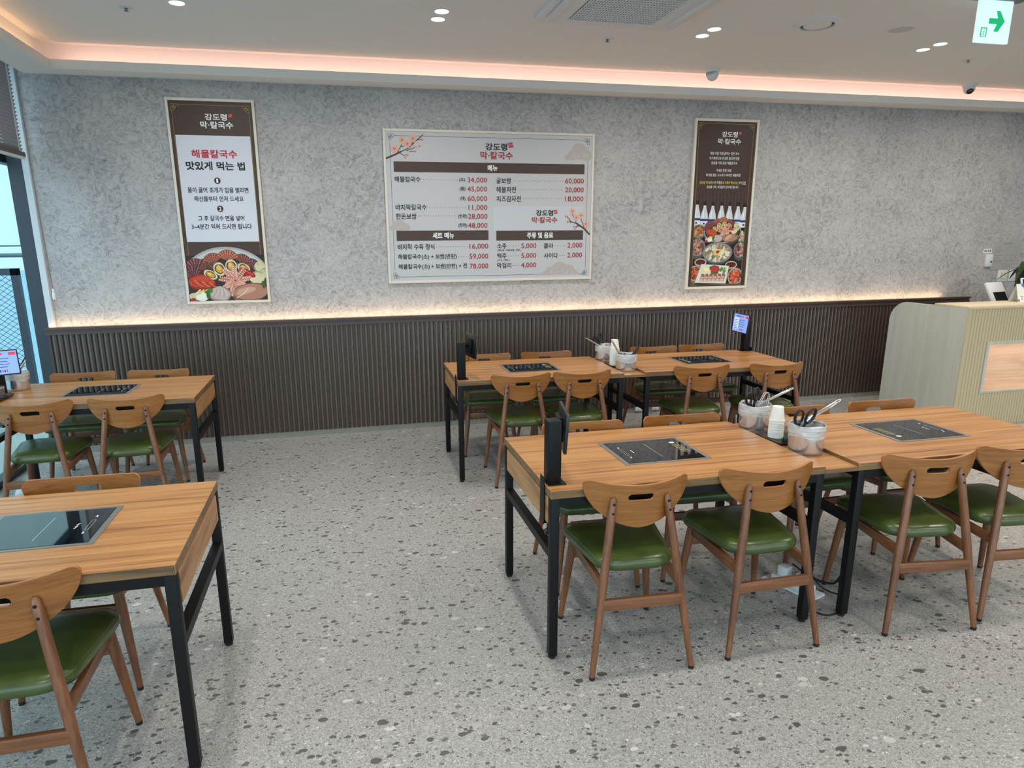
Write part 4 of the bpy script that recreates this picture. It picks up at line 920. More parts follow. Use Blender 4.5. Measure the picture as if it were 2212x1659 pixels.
def scallop(g, L, x, z, r, c, rot):
    """fan shell with ribs; rot = direction the fan opens to"""
    n = 9; pts = [(x, z)]
    for i in range(n*4+1):
        a = rot-1.25+2.5*i/(n*4); q = r*(1+0.035*abs(math.sin(n*PI*i/(n*4)))); pts.append((x+q*math.cos(a), z+q*math.sin(a)))
    g.poly([p for p in pts], L(), 0, tuple(v*0.7 for v in c))
    for i in range(n):
        a = rot-1.2+2.4*(i+0.5)/n; b = 0.075
        g.poly([(x+0.15*r*math.cos(a), z+0.15*r*math.sin(a)), (x+0.96*r*math.cos(a-b), z+0.96*r*math.sin(a-b)), (x+1.0*r*math.cos(a), z+1.0*r*math.sin(a)), (x+0.96*r*math.cos(a+b), z+0.96*r*math.sin(a+b))], L(), 0, lerpc(c, (226, 190, 170), 0.25+0.15*(i % 2)))
    for q in (0.55, 0.8): lines(g, [(x+q*r*math.cos(rot-1.1+2.2*i/8), z+q*r*math.sin(rot-1.1+2.2*i/8)) for i in range(9)], r*0.03, L(), tuple(v*0.62 for v in c))
def abalone(g, L, x, z, rx, rz, rot):
    blob(g, x, z, rx, rz, L(), (176, 168, 132), 22, 0.03, rot); blob(g, x, z, rx*0.9, rz*0.9, L(), (226, 216, 184), 22, 0.03, rot); blob(g, x, z, rx*0.74, rz*0.74, L(), (58, 50, 36), 20, 0.05, rot); blob(g, x, z, rx*0.58, rz*0.6, L(), (212, 158, 62), 18, 0.04, rot); blob(g, x-rx*0.1, z+rz*0.15, rx*0.25, rz*0.3, L(), (236, 196, 110), 12, 0.05, rot)
def seafood(g, L, sc_=1.0, ox=0.0, oz=0.0):
    P = lambda x, z: (ox+x*sc_, oz+z*sc_)
    for x, z, r, c, rot in ((-0.235, 0.270, 0.105, (122, 56, 62), 2.0), (-0.265, 0.215, 0.10, (104, 46, 58), 1.9), (0.195, 0.285, 0.085, (112, 48, 62), 1.0), (0.128, 0.330, 0.078, (134, 62, 52), 1.3), (-0.095, 0.330, 0.088, (170, 82, 58), 1.9), (0.018, 0.352, 0.092, (196, 102, 74), 1.5), (-0.15, 0.285, 0.06, (110, 50, 46), 2.1), (0.06, 0.285, 0.058, (128, 60, 58), 1.2), (-0.08, 0.272, 0.07, (98, 52, 48), 1.6)):
        scallop(g, L, *P(x, z), r*sc_, c, rot)
    for x, z, rx, rz, c in ((0.275, 0.30, 0.05, 0.05, (214, 206, 164)), (0.30, 0.245, 0.045, 0.045, (206, 196, 150)), (0.243, 0.205, 0.062, 0.055, (220, 212, 170))):
        blob(g, *P(x, z), rx*sc_, rz*sc_, L(), tuple(v*0.7 for v in c)); blob(g, *P(x, z), rx*0.92*sc_, rz*0.9*sc_, L(), c)
        for q in (0.4, 0.62, 0.8): lines(g, [P(x+rx*q*math.cos(a/4), z+rz*q*math.sin(a/4)) for a in range(1, 12)], 0.003*sc_, L(), tuple(v*0.82 for v in c))
    abalone(g, L, *P(-0.055, 0.285), 0.048*sc_, 0.060*sc_, 0.35); abalone(g, L, *P(0.04, 0.308), 0.050*sc_, 0.056*sc_, 0.0); abalone(g, L, *P(0.14, 0.290), 0.055*sc_, 0.040*sc_, -0.5); abalone(g, L, *P(-0.13, 0.24), 0.06*sc_, 0.035*sc_, -0.5)
    blob(g, *P(-0.205, 0.175), 0.115*sc_, 0.062*sc_, L(), (150, 44, 30), 24, 0.08, -0.15); blob(g, *P(-0.205, 0.182), 0.10*sc_, 0.05*sc_, L(), (196, 72, 46), 22, 0.08, -0.15)
    for i in range(7): lines(g, [P(-0.29+i*0.03, 0.205-i*0.006), P(-0.265+i*0.03, 0.165-i*0.004), P(-0.225+i*0.028, 0.15-i*0.003)], 0.006*sc_, L(), (228, 128, 92) if i % 2 else (138, 36, 26))
    blob(g, *P(0.165, 0.252), 0.07*sc_, 0.028*sc_, L(), (176, 34, 34), 18, 0.05, -0.5); lines(g, [P(0.11, 0.275), P(0.16, 0.262), P(0.21, 0.232)], 0.005*sc_, L(), (224, 120, 106))
    # octopus: a star of thick arms with pale suckers
    for i in range(9):
        a = 2*PI*i/9+0.15; r1 = 0.135*sc_; cx, cz = P(0.062, 0.185); nx, nz = -math.sin(a), math.cos(a); w = 0.030*sc_
        g.poly([(cx+nx*w, cz+nz*w), (cx+r1*0.55*math.cos(a)+nx*w*0.85, cz+r1*0.55*math.sin(a)+nz*w*0.85), (cx+r1*math.cos(a+0.1)+nx*w*0.3, cz+r1*math.sin(a+0.1)+nz*w*0.3), (cx+r1*math.cos(a+0.1)-nx*w*0.3, cz+r1*math.sin(a+0.1)-nz*w*0.3), (cx+r1*0.55*math.cos(a)-nx*w*0.85, cz+r1*0.55*math.sin(a)-nz*w*0.85), (cx-nx*w, cz-nz*w)], L(), 0, ((204, 138, 122), (186, 116, 104), (214, 152, 134))[i % 3])
        for k in range(6):
            for e in (-0.4, 0.4): blob(g, cx+r1*(0.25+0.13*k)*math.cos(a)+nx*w*e, cz+r1*(0.25+0.13*k)*math.sin(a)+nz*w*e, 0.0055*sc_, 0.0055*sc_, L(), (238, 206, 192), 8, 0)
    blob(g, *P(0.062, 0.185), 0.03*sc_, 0.028*sc_, L(), (212, 146, 128), 14, 0.05); blob(g, *P(0.064, 0.188), 0.008*sc_, 0.006*sc_, L(), (60, 66, 84), 10, 0)
    blob(g, *P(0.18, 0.085), 0.16*sc_, 0.075*sc_, L(), (128, 86, 70), 28, 0.05, 0.12); blob(g, *P(0.18, 0.09), 0.145*sc_, 0.064*sc_, L(), (178, 128, 106), 28, 0.05, 0.12); blob(g, *P(0.14, 0.10), 0.075*sc_, 0.03*sc_, L(), (206, 160, 136), 20, 0.1, 0.3); lines(g, [P(0.06, 0.04), P(0.12, 0.075), P(0.16, 0.12)], 0.006*sc_, L(), (236, 206, 188))
    blob(g, *P(-0.07, 0.078), 0.085*sc_, 0.068*sc_, L(), (146, 128, 124), 24, 0.07); blob(g, *P(-0.07, 0.082), 0.076*sc_, 0.058*sc_, L(), (196, 178, 172), 24, 0.07)
    for i in range(6): lines(g, [P(-0.13+i*0.022, 0.05+0.01*(i % 2)), P(-0.10+i*0.016, 0.085), P(-0.085+i*0.01, 0.125)], 0.004*sc_, L(), (222, 208, 204) if i % 2 else (160, 140, 136))
    blob(g, *P(-0.235, 0.062), 0.075*sc_, 0.042*sc_, L(), (206, 200, 166), 20, 0.1); blob(g, *P(-0.215, 0.055), 0.05*sc_, 0.03*sc_, L(), (240, 238, 222), 18, 0.1)
    for i in range(9): lines(g, [P(-0.27+i*0.014, 0.075+0.012*(i % 3)), P(-0.235+i*0.014, 0.11+0.01*(i % 2))], 0.008*sc_, L(), ((238, 222, 130), (246, 240, 210), (214, 190, 84))[i % 3])
    blob(g, *P(-0.150, 0.105), 0.026*sc_, 0.022*sc_, L(), (72, 122, 52), 14, 0.15); blob(g, *P(-0.165, 0.075), 0.018*sc_, 0.03*sc_, L(), (58, 104, 44), 12, 0.15); blob(g, *P(-0.285, 0.03), 0.025*sc_, 0.02*sc_, L(), (176, 60, 40), 12, 0.15); blob(g, *P(0.29, 0.15), 0.02*sc_, 0.03*sc_, L(), (70, 92, 44), 12, 0.15)

# how-to-eat poster
p1 = poster('framed_poster', -0.843, 1.209, 0.672, 1.62, 0.021, 'tall framed poster with a white panel and a seafood picture, nearest the window', 'poster')
g = G(); rect(g, -0.316, 0.316, 0.0, 1.60, YB0, BRN); rect(g, -0.285, 0.284, 0.509, 1.3425, YB1, (214, 216, 226))
lines(g, [(-0.285, 0.396), (-0.292, 1.53)], 0.0022, YB1, GOLD); lines(g, [(0.286, 0.39), (0.291, 1.53)], 0.0022, YB1, GOLD); lines(g, [(-0.25, 1.571), (0.245, 1.570)], 0.0022, YB1, GOLD)
fret(g, -0.297, 1.574, 1, -1, 0.050, YB1, GOLD); fret(g, 0.294, 1.572, -1, -1, 0.050, YB1, GOLD)
for c in ((-0.0016, 0.9954), (-0.0011, 0.7742)): g.poly(circ(c[0], c[1], 0.025, 0.026, 24), YB2, 0, (66, 50, 46))
seal(g, 0.1445, 1.4959, 0.030, YB2)
texts(g, T_STEPS, {'k': CK, 'r': (190, 42, 60), 'w': CW, 'y': CY}, {'해물칼국수': 0.026, '맛있게 먹는 법': 0.028, '강도령': 0.026, '막·칼국수': 0.026})
g.build('printed_panel', PRINT, p1, recalc=False)
g = G(); L = Lay(YB1, 0.000006); rect(g, -0.314, 0.314, 0.0, 0.40, L(), (52, 38, 34))
g.poly([(-0.315, 0.0)] + [(0.002+0.40*math.cos(a), 0.10+0.368*math.sin(a)) for a in [PI-0.66-(PI-1.32)*i/24 for i in range(25)]] + [(0.315, 0.0)], L(), 0, (168, 172, 170))
g.poly([(-0.315, 0.0)] + [(0.002+0.385*math.cos(a), 0.10+0.350*math.sin(a)) for a in [PI-0.62-(PI-1.24)*i/24 for i in range(25)]] + [(0.315, 0.0)], L(), 0, (196, 200, 198))
g.poly([(-0.315, 0.0)] + [(0.002+0.37*math.cos(a), 0.08+0.335*math.sin(a)) for a in [PI-0.56-(PI-1.12)*i/24 for i in range(25)]] + [(0.315, 0.0)], L(), 0, (60, 44, 38))
seafood(g, L); 
def clampx(g, a, b, z0=0.0):
    g.v = [(min(max(x, a), b), y, max(z, z0)) for x, y, z in g.v]
clampx(g, -0.314, 0.314, 0.019)
g.build('food_picture', PRINT, p1, recalc=False)
# menu board
p2 = poster('menu_board', 1.476, 1.341, 1.92, 1.30, 0.020, 'wide framed white menu board with brown bars and red prices', 'menu board')
g = G(); PNL = (196, 195, 197); rect(g, -0.942, 0.942, 0.018, 1.282, YB0, PNL); rect(g, 0.005, 0.868, 0.452, 0.668, YB0-0.0002, (200, 202, 208))
CLD = (184, 176, 170)
for ci_, c in enumerate(((0.8161, 1.1462, 0.075), (0.755, 1.115, 0.050), (0.8834, 1.1115, 0.055), (0.70, 1.095, 0.026), (0.6447, 0.0866, 0.085), (0.5619, 0.070, 0.060), (0.7294, 0.075, 0.068), (0.80, 0.052, 0.035), (0.50, 0.050, 0.032), (-0.8512, 0.505, 0.055), (-0.7881, 0.485, 0.036), (-0.90, 0.48, 0.034))):
    pts = [(min(max(x, -0.936), 0.936), z) for x, z in circ(c[0], c[1], c[2], c[2]*0.95, 26)]; base = 1.07 if c[1] > 1 else (0.046 if c[1] < 0.2 else 0.458)
    g.poly([(x, max(z, base)) for x, z in pts], YB1-0.00002-0.00003*ci_, 0, CLD)
for c in ((0.795, 1.115, 0.034), (0.882, 1.12, 0.026), (0.59, 0.065, 0.036), (0.71, 0.08, 0.036), (-0.85, 0.495, 0.024)): lines(g, [(c[0]+c[2]*(1-0.08*i)*math.cos(0.55*i+2.4), c[1]+c[2]*(1-0.08*i)*math.sin(0.55*i+2.4)) for i in range(11)], 0.008, YB2, PNL)
LN = (58, 56, 62)
for a, b in (((-0.86, 1.245), (0.86, 1.245)), ((-0.86, 0.055), (0.86, 0.051)), ((-0.902, 1.19), (-0.902, 0.11)), ((0.900, 1.19), (0.900, 0.105))): lines(g, [a, b], 0.0028, YB1, LN)
for x, z, sx, sz in ((-0.914, 1.257, 1, -1), (0.912, 1.257, -1, -1), (-0.914, 0.043, 1, 1), (0.912, 0.040, -1, 1)): fret(g, x, z, sx, sz, 0.050, YB2, LN)
rect(g, -0.876, 0.870, 0.9495, 1.0360, YB1, BRN2); rect(g, -0.875, -0.0415, 0.369, 0.4565, YB1, BRN2); rect(g, 0.0315, 0.870, 0.3635, 0.451, YB1, BRN2)
seal(g, 0.1681, 1.1871, 0.042, YB2); seal(g, 0.5967, 0.6175, 0.034, YB2)
for x0, x1, z in DOTS:
    n = max(3, int(round((x1-x0)/0.0245)))
    for i in range(n+1): g.poly(circ(x0+(x1-x0)*i/n, z, 0.0032, 0.0032, 8), YB2, 0, LN)
texts(g, T_MENU, {'k': CK, 'r': CR, 'w': CW, 'y': CY}, {'메뉴': 0.03, '세트 메뉴': 0.03, '주류 및 음료': 0.03, '강도령': 0.026, '막·칼국수': 0.026})
g.build('printed_panel', PRINT, p2, recalc=False)
L = Lay(YB2, 0.000008); BR = (84, 62, 56); PT = (222, 172, 152)
def branch(main, tw, fl, bud, fr):
    g = G()
    lines(g, main[:3], 0.015, L(), BR); lines(g, main[2:], 0.008, L(), BR)
    for a, b in zip(tw[::2], tw[1::2]): lines(g, [a, b], 0.006, L(), BR)
    for x, z in bud: blob(g, x, z, 0.012, 0.011, L(), (220, 166, 148), 12, 0.06); blob(g, x-0.004, z-0.006, 0.005, 0.005, L(), (150, 80, 70), 8, 0)
    for i, (x, z) in enumerate(fl):
        for k in range(5): a = 2*PI*k/5+i*0.4+PI/2; g.poly(circ(x+fr*0.55*math.cos(a), z+fr*0.55*math.sin(a), fr*0.46, fr*0.46, 14), L(), 0, PT)
        for k in range(10): a = 2*PI*k/10; lines(g, [(x, z), (x+fr*0.34*math.cos(a), z+fr*0.34*math.sin(a))], 0.0024, L(), (178, 96, 84))
        g.poly(circ(x, z, fr*0.14, fr*0.14, 10), L(), 0, (190, 110, 90))
    g.build('blossom_branch_print', PRINT, p2, recalc=False)
branch([(-0.9413, 1.0583), (-0.8608, 1.0909), (-0.8067, 1.1172), (-0.7437, 1.1437), (-0.6884, 1.1953), (-0.615, 1.2557)], [(-0.8426, 1.1038), (-0.7933, 1.1844), (-0.8051, 1.1549), (-0.7604, 1.1685), (-0.72, 1.165), (-0.70, 1.21), (-0.7623, 1.1223), (-0.6719, 1.1579), (-0.7358, 1.1186), (-0.6866, 1.1222), (-0.8205, 1.106), (-0.7728, 1.08), (-0.66, 1.215), (-0.62, 1.219), (-0.7728, 1.09), (-0.7502, 1.0914)], [(-0.8631, 1.1386), (-0.7967, 1.2094), (-0.7511, 1.1796), (-0.7024, 1.2242)], [(-0.6149, 1.2582), (-0.618, 1.2196), (-0.6466, 1.1669), (-0.6899, 1.1558), (-0.6839, 1.1239), (-0.7502, 1.0914), (-0.7704, 1.0732)], 0.034)
branch([(0.9365, 0.4101), (0.8744, 0.4701), (0.8, 0.5134), (0.7477, 0.5279), (0.7051, 0.5799)], [(0.8853, 0.4605), (0.84, 0.5654), (0.7999, 0.5182), (0.7559, 0.6033), (0.7479, 0.5231), (0.7166, 0.5327), (0.832, 0.4895), (0.7854, 0.4802), (0.815, 0.495), (0.793, 0.468), (0.735, 0.545), (0.7346, 0.556)], [(0.7606, 0.6202), (0.7984, 0.5655), (0.8466, 0.5843), (0.8962, 0.5082)], [(0.6969, 0.578), (0.7346, 0.5563), (0.7167, 0.5299), (0.778, 0.485), (0.7911, 0.4659)], 0.030)
# narrow dark poster
p3 = poster('framed_poster', 3.777, 1.2155, 0.68, 1.59, 0.024, 'narrow dark brown framed poster with white bottles and food bowls', 'poster')
g = G(); rect(g, -0.318, 0.318, 0.0, 1.572, YB0, (70, 52, 46))
for i in range(30): rect(g, -0.27+i*0.0187, -0.265+i*0.0187, 0.62, 0.93-0.03*(i % 3), YB0-0.0002, (58, 42, 40) if i % 2 else (86, 70, 66))
for a, b in (((-0.25, 1.546), (0.25, 1.545)), ((-0.296, 1.50), (-0.277, 0.08)), ((0.286, 1.50), (0.268, 0.08)), ((-0.24, 0.040), (0.22, 0.040))): lines(g, [a, b], 0.0026, YB2-0.0008, GOLD)
for x, z, sx, sz in ((-0.304, 1.552, 1, -1), (0.292, 1.55, -1, -1), (-0.285, 0.034, 1, 1), (0.270, 0.034, -1, 1)): fret(g, x, z, sx, sz, 0.055, YB2-0.0009, GOLD)
seal(g, 0.1418, 1.465, 0.030, YB2)
texts(g, T_STORY, {'k': CK, 'r': CR, 'w': (236, 236, 236), 'y': CY}, {'강도령': 0.026, '막·칼국수': 0.026})
g.build('printed_panel', PRINT, p3, recalc=False)
g = G(); L = Lay(YB1-0.0003, 0.0000022); rect(g, -0.284, 0.270, 0.045, 0.62, L(), (34, 28, 26))
for x, z in ((-0.2639, 0.8346), (-0.1822, 0.8274), (-0.0958, 0.8241), (0.0013, 0.825), (0.0885, 0.8218), (0.1808, 0.8196), (0.255, 0.8132)):
    w = 0.040; zb = 0.59
    g.poly([(x-w, zb), (x+w, zb), (x+w, z-0.145), (x+w*0.85, z-0.105), (x+w*0.45, z-0.055), (x+0.013, z-0.025), (x-0.013, z-0.025), (x-w*0.45, z-0.055), (x-w*0.85, z-0.105), (x-w, z-0.145)], L(), 0, (206, 212, 220))
    g.poly([(x-w*0.55, z-0.14), (x-w*0.25, z-0.14), (x-w*0.1, z-0.06), (x-w*0.3, z-0.075)], L(), 0, (236, 240, 246)); rect(g, x-0.017, x+0.017, z-0.026, z+0.012, L(), (34, 32, 34)); rect(g, x-0.013, x+0.013, z-0.034, z-0.026, L(), (226, 228, 232))
    rect(g, x-w, x+w, z-0.172, z-0.152, L(), (44, 50, 118)); rect(g, x-w, x+w, zb, z-0.174, L(), (222, 224, 226)); rect(g, x-0.012, x+0.008, z-0.205, z-0.188, L(), (60, 58, 62)); lines(g, [(x-0.012, z-0.215), (x+0.012, z-0.222)], 0.005, L(), (60, 58, 62))
def bowl(x, z, rx, rz, cols, rim=(150, 148, 146), n=40, depth=0.5, sz=0.016):
    g.poly(circ(x, z-rz*depth, rx*0.86, rz*0.8, 30), L(), 0, tuple(v*0.55 for v in rim)); g.poly(circ(x, z, rx, rz, 32), L(), 0, tuple(v*0.8 for v in rim)); g.poly(circ(x, z, rx*0.94, rz*0.92, 32), L(), 0, rim); g.poly(circ(x, z, rx*0.88, rz*0.85, 32), L(), 0, tuple(v*0.6 for v in cols[0]))
    for i in range(n):
        a = rp.uniform(0, 2*PI); q = math.sqrt(rp.random())*0.78; blob(g, x+rx*q*math.cos(a), z+rz*q*math.sin(a), sz*rp.uniform(0.6, 1.4), sz*rp.uniform(0.35, 0.7), L(), lerpc(cols[i % len(cols)], (255, 250, 240), rp.uniform(0, 0.2)), 9, 0.1, rp.uniform(0, 3))
bowl(-0.232, 0.560, 0.070, 0.065, [(170, 106, 60), (196, 134, 80), (140, 80, 50)], n=36)
bowl(0.235, 0.51, 0.05, 0.05, [(214, 196, 160), (190, 160, 120)], n=16)
g.poly(circ(0.030, 0.525, 0.205, 0.110, 36), L(), 0, (70, 66, 64)); g.poly(circ(0.030, 0.548, 0.208, 0.105, 36), L(), 0, (160, 158, 156)); g.poly(circ(0.030, 0.550, 0.196, 0.096, 36), L(), 0, (60, 46, 42))
seafood(g, L, 0.56, 0.02, 0.445)
for s in (-1, 1): lines(g, [(0.03+s*0.19, 0.52), (0.03+s*0.245, 0.50), (0.03+s*0.235, 0.455), (0.03+s*0.18, 0.46)], 0.010, L(), (120, 120, 124))
bowl(-0.235, 0.405, 0.085, 0.085, [(186, 120, 108), (204, 140, 124), (90, 110, 60), (150, 90, 84)], n=40, depth=0.6)
bowl(0.235, 0.375, 0.07, 0.075, [(160, 96, 92), (200, 176, 150), (120, 70, 66)], n=34, depth=0.6)
bowl(-0.012, 0.352, 0.165, 0.100, [(226, 206, 168), (208, 176, 120), (232, 222, 200)], n=30, depth=0.35, sz=0.02)
for i in range(26): a = rp.uniform(0, 2*PI); blob(g, -0.012+0.125*math.cos(a)*rp.uniform(0.8, 1), 0.352+0.072*math.sin(a)*rp.uniform(0.8, 1), 0.022, 0.014, L(), ((206, 196, 180), (176, 150, 120), (226, 220, 208))[i % 3], 12, 0.1, a); 
for i in range(24): lines(g, [(-0.06+rp.uniform(0, 0.09), 0.32+rp.uniform(0, 0.07)) for _ in range(3)], 0.004, L(), (236, 214, 140))
blob(g, -0.012, 0.360, 0.02, 0.016, L(), (190, 50, 36), 12); blob(g, -0.06, 0.31, 0.016, 0.02, L(), (90, 130, 60), 10)
for x, z in ((-0.192, 0.262), (0.148, 0.232)): g.poly(circ(x, z-0.012, 0.062, 0.036, 24), L(), 0, (120, 112, 104)); g.poly(circ(x, z, 0.066, 0.036, 24), L(), 0, (196, 186, 172)); g.poly(circ(x, z, 0.055, 0.027, 24), L(), 0, (92, 30, 26))
bowl(-0.245, 0.155, 0.070, 0.075, [(186, 70, 40), (206, 96, 60), (150, 46, 30)], (200, 192, 180), n=44)
bowl(0.200, 0.118, 0.082, 0.085, [(200, 80, 48), (220, 110, 70), (170, 56, 36)], (200, 192, 180), n=60)
g.poly([(-0.183, 0.246), (0.130, 0.223), (0.104, 0.044), (-0.248, 0.060)], L(), 0, (150, 146, 140)); g.poly([(-0.178, 0.243), (0.125, 0.221), (0.100, 0.050), (-0.240, 0.065)], L(), 0, (222, 220, 214))
blob(g, -0.13, 0.186, 0.055, 0.03, L(), (226, 218, 150), 18, 0.12); blob(g, -0.12, 0.19, 0.03, 0.02, L(), (240, 236, 190), 14, 0.12); blob(g, -0.032, 0.185, 0.06, 0.042, L(), (70, 104, 50), 18, 0.15); blob(g, -0.03, 0.192, 0.045, 0.034, L(), (186, 56, 50), 18, 0.15)
for i in range(9): blob(g, 0.03+rp.uniform(0, 0.055), 0.16+rp.uniform(0, 0.04), 0.013, 0.012, L(), ((84, 124, 50), (120, 160, 70))[i % 2], 10, 0)
for i in range(6): x = -0.195+i*0.046; g.poly([(x, 0.075), (x+0.042, 0.072), (x+0.058, 0.128), (x+0.050, 0.148), (x+0.022, 0.150)], L(), 0, (150, 106, 84)); g.poly([(x+0.003, 0.078), (x+0.036, 0.075), (x+0.048, 0.118), (x+0.018, 0.122)], L(), 0, (226, 196, 174)); g.poly([(x+0.012, 0.095), (x+0.040, 0.092), (x+0.044, 0.108), (x+0.016, 0.112)], L(), 0, (192, 144, 122))
clampx(g, -0.284, 0.270, 0.045)
g.build('food_picture', PRINT, p3, recalc=False)

# ------------------------------------------------------------------ reception counter
ct = thing('reception_counter', 'pale wooden reception counter with ribbed front, curved end panel and a lit niche', 'counter', (5.45, -1.255, 0))
KX, KD = 2.6, 0.345
pts = [(0, 0), (0.845, 0)] ; r = 0.19; hp = 1.086
pts += [(0.845-r+r*math.cos(PI/2*i/14), hp-r+r*math.sin(PI/2*i/14)) for i in range(15)] + [(0, hp)]
g = G(); k = len(pts); vs = [(x, p[0], p[1]) for x in (0.0, 0.022) for p in pts]; g.add(vs, [tuple(range(k))[::-1], tuple(range(k, 2*k))] + [(i, (i+1) % k, k+(i+1) % k, k+i) for i in range(k)])
g.build('end_panel', CREAMW, ct, bevel=0.0015, bseg=1)
G().box(-0.001, KX, -0.004, KD, hp, hp+0.018).build('counter_top', CREAMT, ct, bevel=0.002)
nx0, nx1, nz0, nz1 = 0.285, 1.60, 0.328, 0.754
g = G()
def ribs(x0, x1, z0, z1, p=0.0305):
    n = max(1, int((x1-x0)/p)); p = (x1-x0)/n
    for i in range(n):
        xa = x0+i*p; pr = [(xa, 0.0), (xa+p*0.08, 0.0)] + [(xa+p*(0.5-0.42*math.cos(PI*q/6)), -0.0005-0.0085*math.sin(PI*q/6)) for q in range(7)] + [(xa+p*0.92, 0.0), (xa+p, 0.0)]
        m = len(pr); g.add([(a, b, z) for z in (z0, z1) for a, b in pr], [(j, j+1, m+j+1, m+j) for j in range(m-1)])
ribs(0.022, nx0-0.026, 0.0, hp-0.012); ribs(nx0-0.026, nx1+0.026, nz1+0.026, hp-0.012); ribs(nx0-0.026, nx1+0.026, 0.0, nz0-0.018); ribs(nx1+0.026, KX, 0, hp-0.012)
g.build('ribbed_front', RIBW, ct, smooth=0.9, recalc=False)
g = G(); g.box(0.022, nx0-0.02, 0.0005, 0.02, 0, hp-0.001); g.box(nx1+0.02, KX, 0.0005, 0.02, 0, hp-0.001); g.box(nx0-0.02, nx1+0.02, 0.0005, 0.02, 0, nz0-0.01); g.box(nx0-0.02, nx1+0.02, 0.0005, 0.02, nz1+0.01, hp-0.001); g.box(0.0, 0.022, -0.012, 0.0, 0, hp-0.0005); g.box(0.022, KX, -0.012, 0.0, hp-0.012, hp-0.0005)
g.build('front_board', RIBW, ct)
g = G(); f = 0.026; yy0, yy1 = -0.014, 0.02
g.box(nx0-f, nx0, yy0, yy1, nz0-f*0.7, nz1+f); g.box(nx1, nx1+f, yy0, yy1, nz0-f*0.7, nz1+f); g.box(nx0, nx1, yy0, yy1, nz1, nz1+f); g.box(nx0, nx1, yy0, yy1, nz0-f*0.7, nz0)
g.build('niche_frame', CREAMW, ct, bevel=0.001, bseg=1)
g = G(); g.box(nx0-0.01, nx1+0.01, 0.24, 0.255, nz0-0.02, nz1+0.02); g.box(nx0-0.02, nx0, 0.02, 0.24, nz0, nz1+0.02); g.box(nx1, nx1+0.02, 0.02, 0.24, nz0, nz1+0.02); g.box(nx0, nx1, 0.02, 0.24, nz0-0.02, nz0); g.box(nx0, nx1, 0.02, 0.24, nz1+0.002, nz1+0.02); g.box(nx0, nx1, 0.19, 0.24, nz0, nz0+0.045)
g.build('niche_lining', NICHEW, ct)
area('niche_lamp', (5.45+(nx0+nx1)/2, -1.255+0.06, nz1-0.004), (0, 0.15, -1), 1.28, 0.03, 2.6, (1.0, 0.74, 0.58))
dk = thing('service_desk', 'pale desk behind the reception counter', 'desk', (6.0, -0.905, 0))
G().box(0, 1.9, 0.0, 0.42, 0.82, 0.85).build('desk_top', CREAMT, dk); G().box(0, 0.03, 0.02, 0.42, 0, 0.82).build('side_panel', CREAMW, dk); G().box(1.87, 1.9, 0.02, 0.42, 0, 0.82).build('side_panel', CREAMW, dk)
# point-of-sale screen seen from behind
po = thing('pos_terminal', 'white point-of-sale terminal leaning on the counter, seen from behind', 'pos terminal', (6.475, -0.66, 0.8505), 0.2)
M = Matrix.Translation((0, 0, 0.25)) @ Matrix.Rotation(math.radians(-28), 4, 'X')
def mx(g, M): g.v = [tuple(M @ Vector(v)) for v in g.v]; return g
mx(G().box(-0.13, 0.13, -0.016, 0.016, -0.13, 0.17), M).build('screen_body', WHITEP, po, bevel=0.012)
g = G(); g.poly([(-0.09, -0.06), (0.11, -0.06), (0.11, 0.06), (-0.09, 0.06)], -0.0165); mx(g, M).build('rear_recess', BLACKP, po, recalc=False)
mx(G().box(-0.12, 0.12, -0.030, -0.016, -0.12, -0.065), M).build('rear_cover', GREYP, po, bevel=0.008)
G().box(-0.10, 0.10, -0.08, 0.10, 0, 0.02).build('stand_base', WHITEP, po, bevel=0.006); g = G(); g.bar((0, 0.05, 0.02), (0, 0.02, 0.20), 0.07, 0.03); g.build('stand_neck', WHITEP, po)
# folded card on the counter
cd = thing('table_tent_card', 'white folded card with a blue corner standing on the counter', 'card', (6.265, -1.02, hp+0.0185), 0.12)
g = G(); g.add([(-0.060, -0.045, 0.0), (0.060, -0.045, 0.0), (0.052, 0.0, 0.162), (-0.052, 0.0, 0.162), (-0.060, 0.045, 0), (0.060, 0.045, 0)], [(0, 1, 2, 3), (3, 2, 5, 4)]); g.build('card', PAPER, cd, recalc=False)
def oncard(u, w): return (u*(0.060-0.008*w), -0.045*(1-w)-0.0006, 0.162*w)
g = G()
g.add([oncard(a, b) for a, b in ((0.25, 1.0), (1.0, 1.0), (1.0, 0.62), (0.7, 0.80), (0.35, 0.86))], [(0, 1, 2, 3, 4)], 0)
g.add([oncard(a, b) for a, b in ((0.55, 0.0), (1.0, 0.0), (1.0, 0.35))], [(0, 1, 2)], 1)
g.add([oncard(a, b) for a, b in ((-0.9, 0.03), (-0.6, 0.03), (-0.6, 0.14), (-0.9, 0.14))], [(0, 1, 2, 3)], 2)
for zz, a, b in ((0.28, -0.3, 0.35), (0.20, -0.2, 0.3), (0.10, -0.2, 0.2)): g.add([oncard(a, zz), oncard(b, zz), oncard(b, zz+0.035), oncard(a, zz+0.035)], [(0, 1, 2, 3)], 3)
g.build('printed_marks', [BLUEP, plain('purple_print', (120, 70, 120), rough=0.6), plain('navy_print', (60, 66, 110), rough=0.6), GREYPR], cd, recalc=False)
ts = thing('tablet_terminal', 'white-framed tablet with a dark screen at the right photo edge on the counter', 'tablet', (6.475, -0.975, hp+0.0185), 0.12)
M = Matrix.Translation((0, 0, 0.11)) @ Matrix.Rotation(math.radians(-14), 4, 'X')
mx(G().box(-0.15, 0.15, -0.007, 0.007, -0.105, 0.105), M).build('frame', WHITEP, ts, bevel=0.005)
g = G(); g.poly([(-0.138, -0.093), (0.138, -0.093), (0.138, 0.093), (-0.138, 0.093)], -0.0075); mx(g, M).build('screen', GLASSB, ts, recalc=False)
